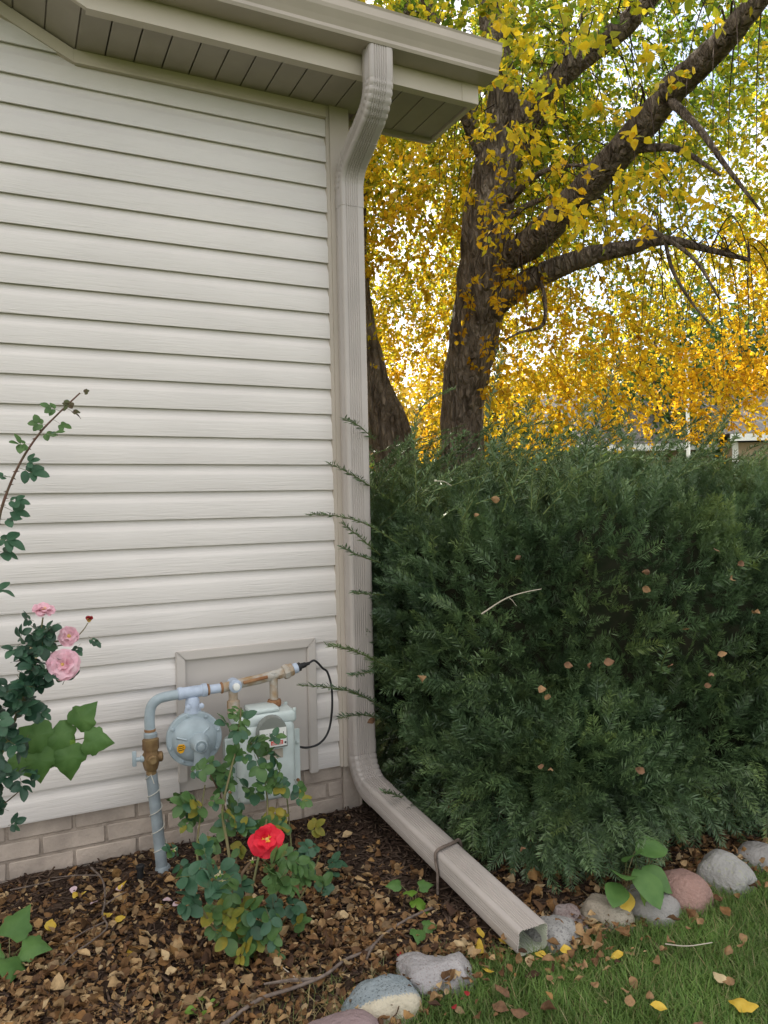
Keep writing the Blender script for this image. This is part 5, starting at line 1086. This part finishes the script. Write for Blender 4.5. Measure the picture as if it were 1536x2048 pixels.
# ================================================================== LITTER AND GRASS (uncountable)
fe = lambda x: np.interp(x, bed_xs, bed_front)
def in_bed(x, y, m_=.0):
    f = np.interp(x, bed_xs, bed_front); return (y > f+m_) & (y < .0)
n = 24000; x = rng.uniform(-.35, 2.7, n); y = rng.uniform(-1.18, -.01, n)
gr_ = np.clip(.30+(-y-.15)*1.05, .10, 1.0); gr_ = np.where(x > 1.0, np.minimum(gr_, .16+np.clip(-y-.55, 0, 1)*1.8), gr_)
nz = np.array([mnoise.noise(Vector((float(a)*3.5, float(b)*3.5, 1.7))) for a, b in zip(x, y)])
k_ = in_bed(x, y, -.03) & (rng.random(n) < gr_*(1+nz*.9)) & ~((np.abs(x-XC) < .062) & (y > -1.20)); x, y = x[k_], y[k_]
z = bed_z(x, y)+rng.uniform(.002, .024, len(x))*np.clip(-y*2, .4, 1)
x3 = rng.uniform(.6, 2.8, 900); y3 = fe(x3)-np.abs(rng.normal(0, .10, 900)); x3 = np.where((np.abs(x3-XC) < .062) & (y3 > -1.20), x3+.13, x3); x = np.append(x, x3); y = np.append(y, y3); z = np.append(z, rng.uniform(.012, .04, 900))   # bits blown on to the lawn edge
DV, DF = lmesh('dry', 'tanleaf'), None
def proto_of(V, F): return np.array(V, float), np.array(F)
def crumple(V, F, sd_): return [(x+.10*mnoise.noise(Vector((x*3, y*3, sd_))), y*(1+.35*mnoise.noise(Vector((x*4, sd_, 2 if y > 0 else 7)))), z+.28*mnoise.noise(Vector((x*2.4, y*2.4, sd_+9)))+.9*y*y*math.sin(sd_*5+x*2)) for x, y, z in V], F
dvs = [proto_of(*crumple(*grid_leaf(W_=w_, fold=f_, droop=d_, nx=4, ex=.95), sd_)) for w_, f_, d_, sd_ in ((.74, .4, -.25, 1.1), (.82, -.3, .25, 2.3), (.5, .9, .1, 3.7), (.66, .2, .4, 4.9), (.9, -.5, -.2, 6.1), (.38, .5, -.1, 7.7))]
VV2 = []; FF2 = []; o2 = 0; wh = rng.integers(0, 6, len(x))
for k2, (pv, pf) in enumerate(dvs):
    s_ = wh == k2; n_ = s_.sum(); d = rnddir(n_); d[:, 2] *= .38; u = rnddir(n_)*.75+np.array([0, 0, 1.])
    V, F = scatter(pv, pf, np.column_stack([x[s_], y[s_], z[s_]]), frames(d, u), (.011+.032*rng.random(n_)**1.9).reshape(-1, 1)); VV2.append(V); FF2.append(F+o2); o2 += len(V)
tag(make_np('leaf_litter', np.vstack(VV2), np.vstack(FF2), M['litter'], smooth=True), 'brown dry birch leaf litter covering the planting bed', 'leaf litter', kind='stuff')
n = 11000; x = rng.uniform(-.35, 2.5, n); y = rng.uniform(-1.15, -.005, n); k_ = in_bed(x, y, .02); x, y = x[k_], y[k_]; z = bed_z(x, y)+rng.uniform(.0, .010, len(x)); d = rnddir(len(x)); d[:, 2] *= .15
bv, bf = boxvf(-.5, .5, -.07, .07, -.03, .03); scl = np.column_stack([rng.uniform(.012, .055, len(x)), rng.uniform(.02, .05, len(x)), rng.uniform(.02, .05, len(x))])
R3 = frames(d); pvb = np.array(bv); V = np.einsum('nij,nkj->nki', R3, pvb[None]*scl[:, None, :])+np.column_stack([x, y, z])[:, None]
F = np.array(bf)[None]+(np.arange(len(x))*8)[:, None, None]
tag(make_np('mulch_shreds', V.reshape(-1, 3), F.reshape(-1, 4), M['shred']), 'dark shredded bark mulch on the planting bed', 'mulch', kind='stuff')
# lawn
bl = np.array([(0, -.5, 0), (0, .5, 0), (.45, .40, .55), (.45, -.40, .55), (1.0, 0, 1.0)]); blf = np.array([(0, 1, 2), (0, 2, 3), (3, 2, 4)])
def blades(n, xr_, yr_, cond, hmin, hmax, m, name, label, cat, lean=.6, wmul=1.):
    x = rng.uniform(*xr_, n); y = rng.uniform(*yr_, n); k_ = cond(x, y); x, y = x[k_], y[k_]; n = len(x)
    h = rng.uniform(hmin, hmax, n); an = rng.uniform(0, 6.283, n); ln = h*rng.uniform(.15, lean*1.4, n); w_ = rng.uniform(.0018, .0034, n)*wmul
    ca, sa = np.cos(an), np.sin(an); lx = bl[:, 0][None]*ln[:, None]; ly = bl[:, 1][None]*w_[:, None]; lz = (bl[:, 2]**.85)[None]*h[:, None]
    V = np.stack([x[:, None]+lx*ca[:, None]-ly*sa[:, None], y[:, None]+lx*sa[:, None]+ly*ca[:, None], lz-.012], -1); F = blf[None]+(np.arange(n)*5)[:, None, None]
    return tag(make_np(name, V.reshape(-1, 3), F.reshape(-1, 3), m), label, cat, kind='stuff')
def lawn_c(x, y): return (y < fe(x)-.005-.02*rng.random(len(x))) & (x > .70+.35*rng.random(len(x))*np.clip(-y-1.0, 0, .5)*2)
blades(95000, (.55, 3.1), (-1.95, -1.08), lawn_c, .014, .046, M['grass'], 'lawn_grass', 'short green lawn grass in front of the stones', 'grass', lean=1.25)
blades(30000, (2.2, 7.5), (-3.2, -1.1), lambda x, y: y < fe(x)-.02, .03, .06, M['grass'], 'lawn_grass', 'green lawn grass beyond the right edge', 'grass', wmul=1.8)
blades(9000, (.6, 2.8), (-1.9, -1.02), lambda x, y: (np.abs(y-fe(x)) < .09*rng.random(len(x))+.02) | (rng.random(len(x)) < .35), .02, .05, M['drygrass'], 'dry_grass', 'straw coloured dry grass along the row of stones', 'grass', lean=1.2)
blades(2600, (-.3, .75), (-1.25, -.80), lambda x, y: (rng.random(len(x)) < np.clip((-y-.82)*2.6, 0, 1)*.8), .02, .06, M['drygrass'], 'bed_grass', 'sparse thin grass in the lower left of the bed', 'grass', lean=1.3)
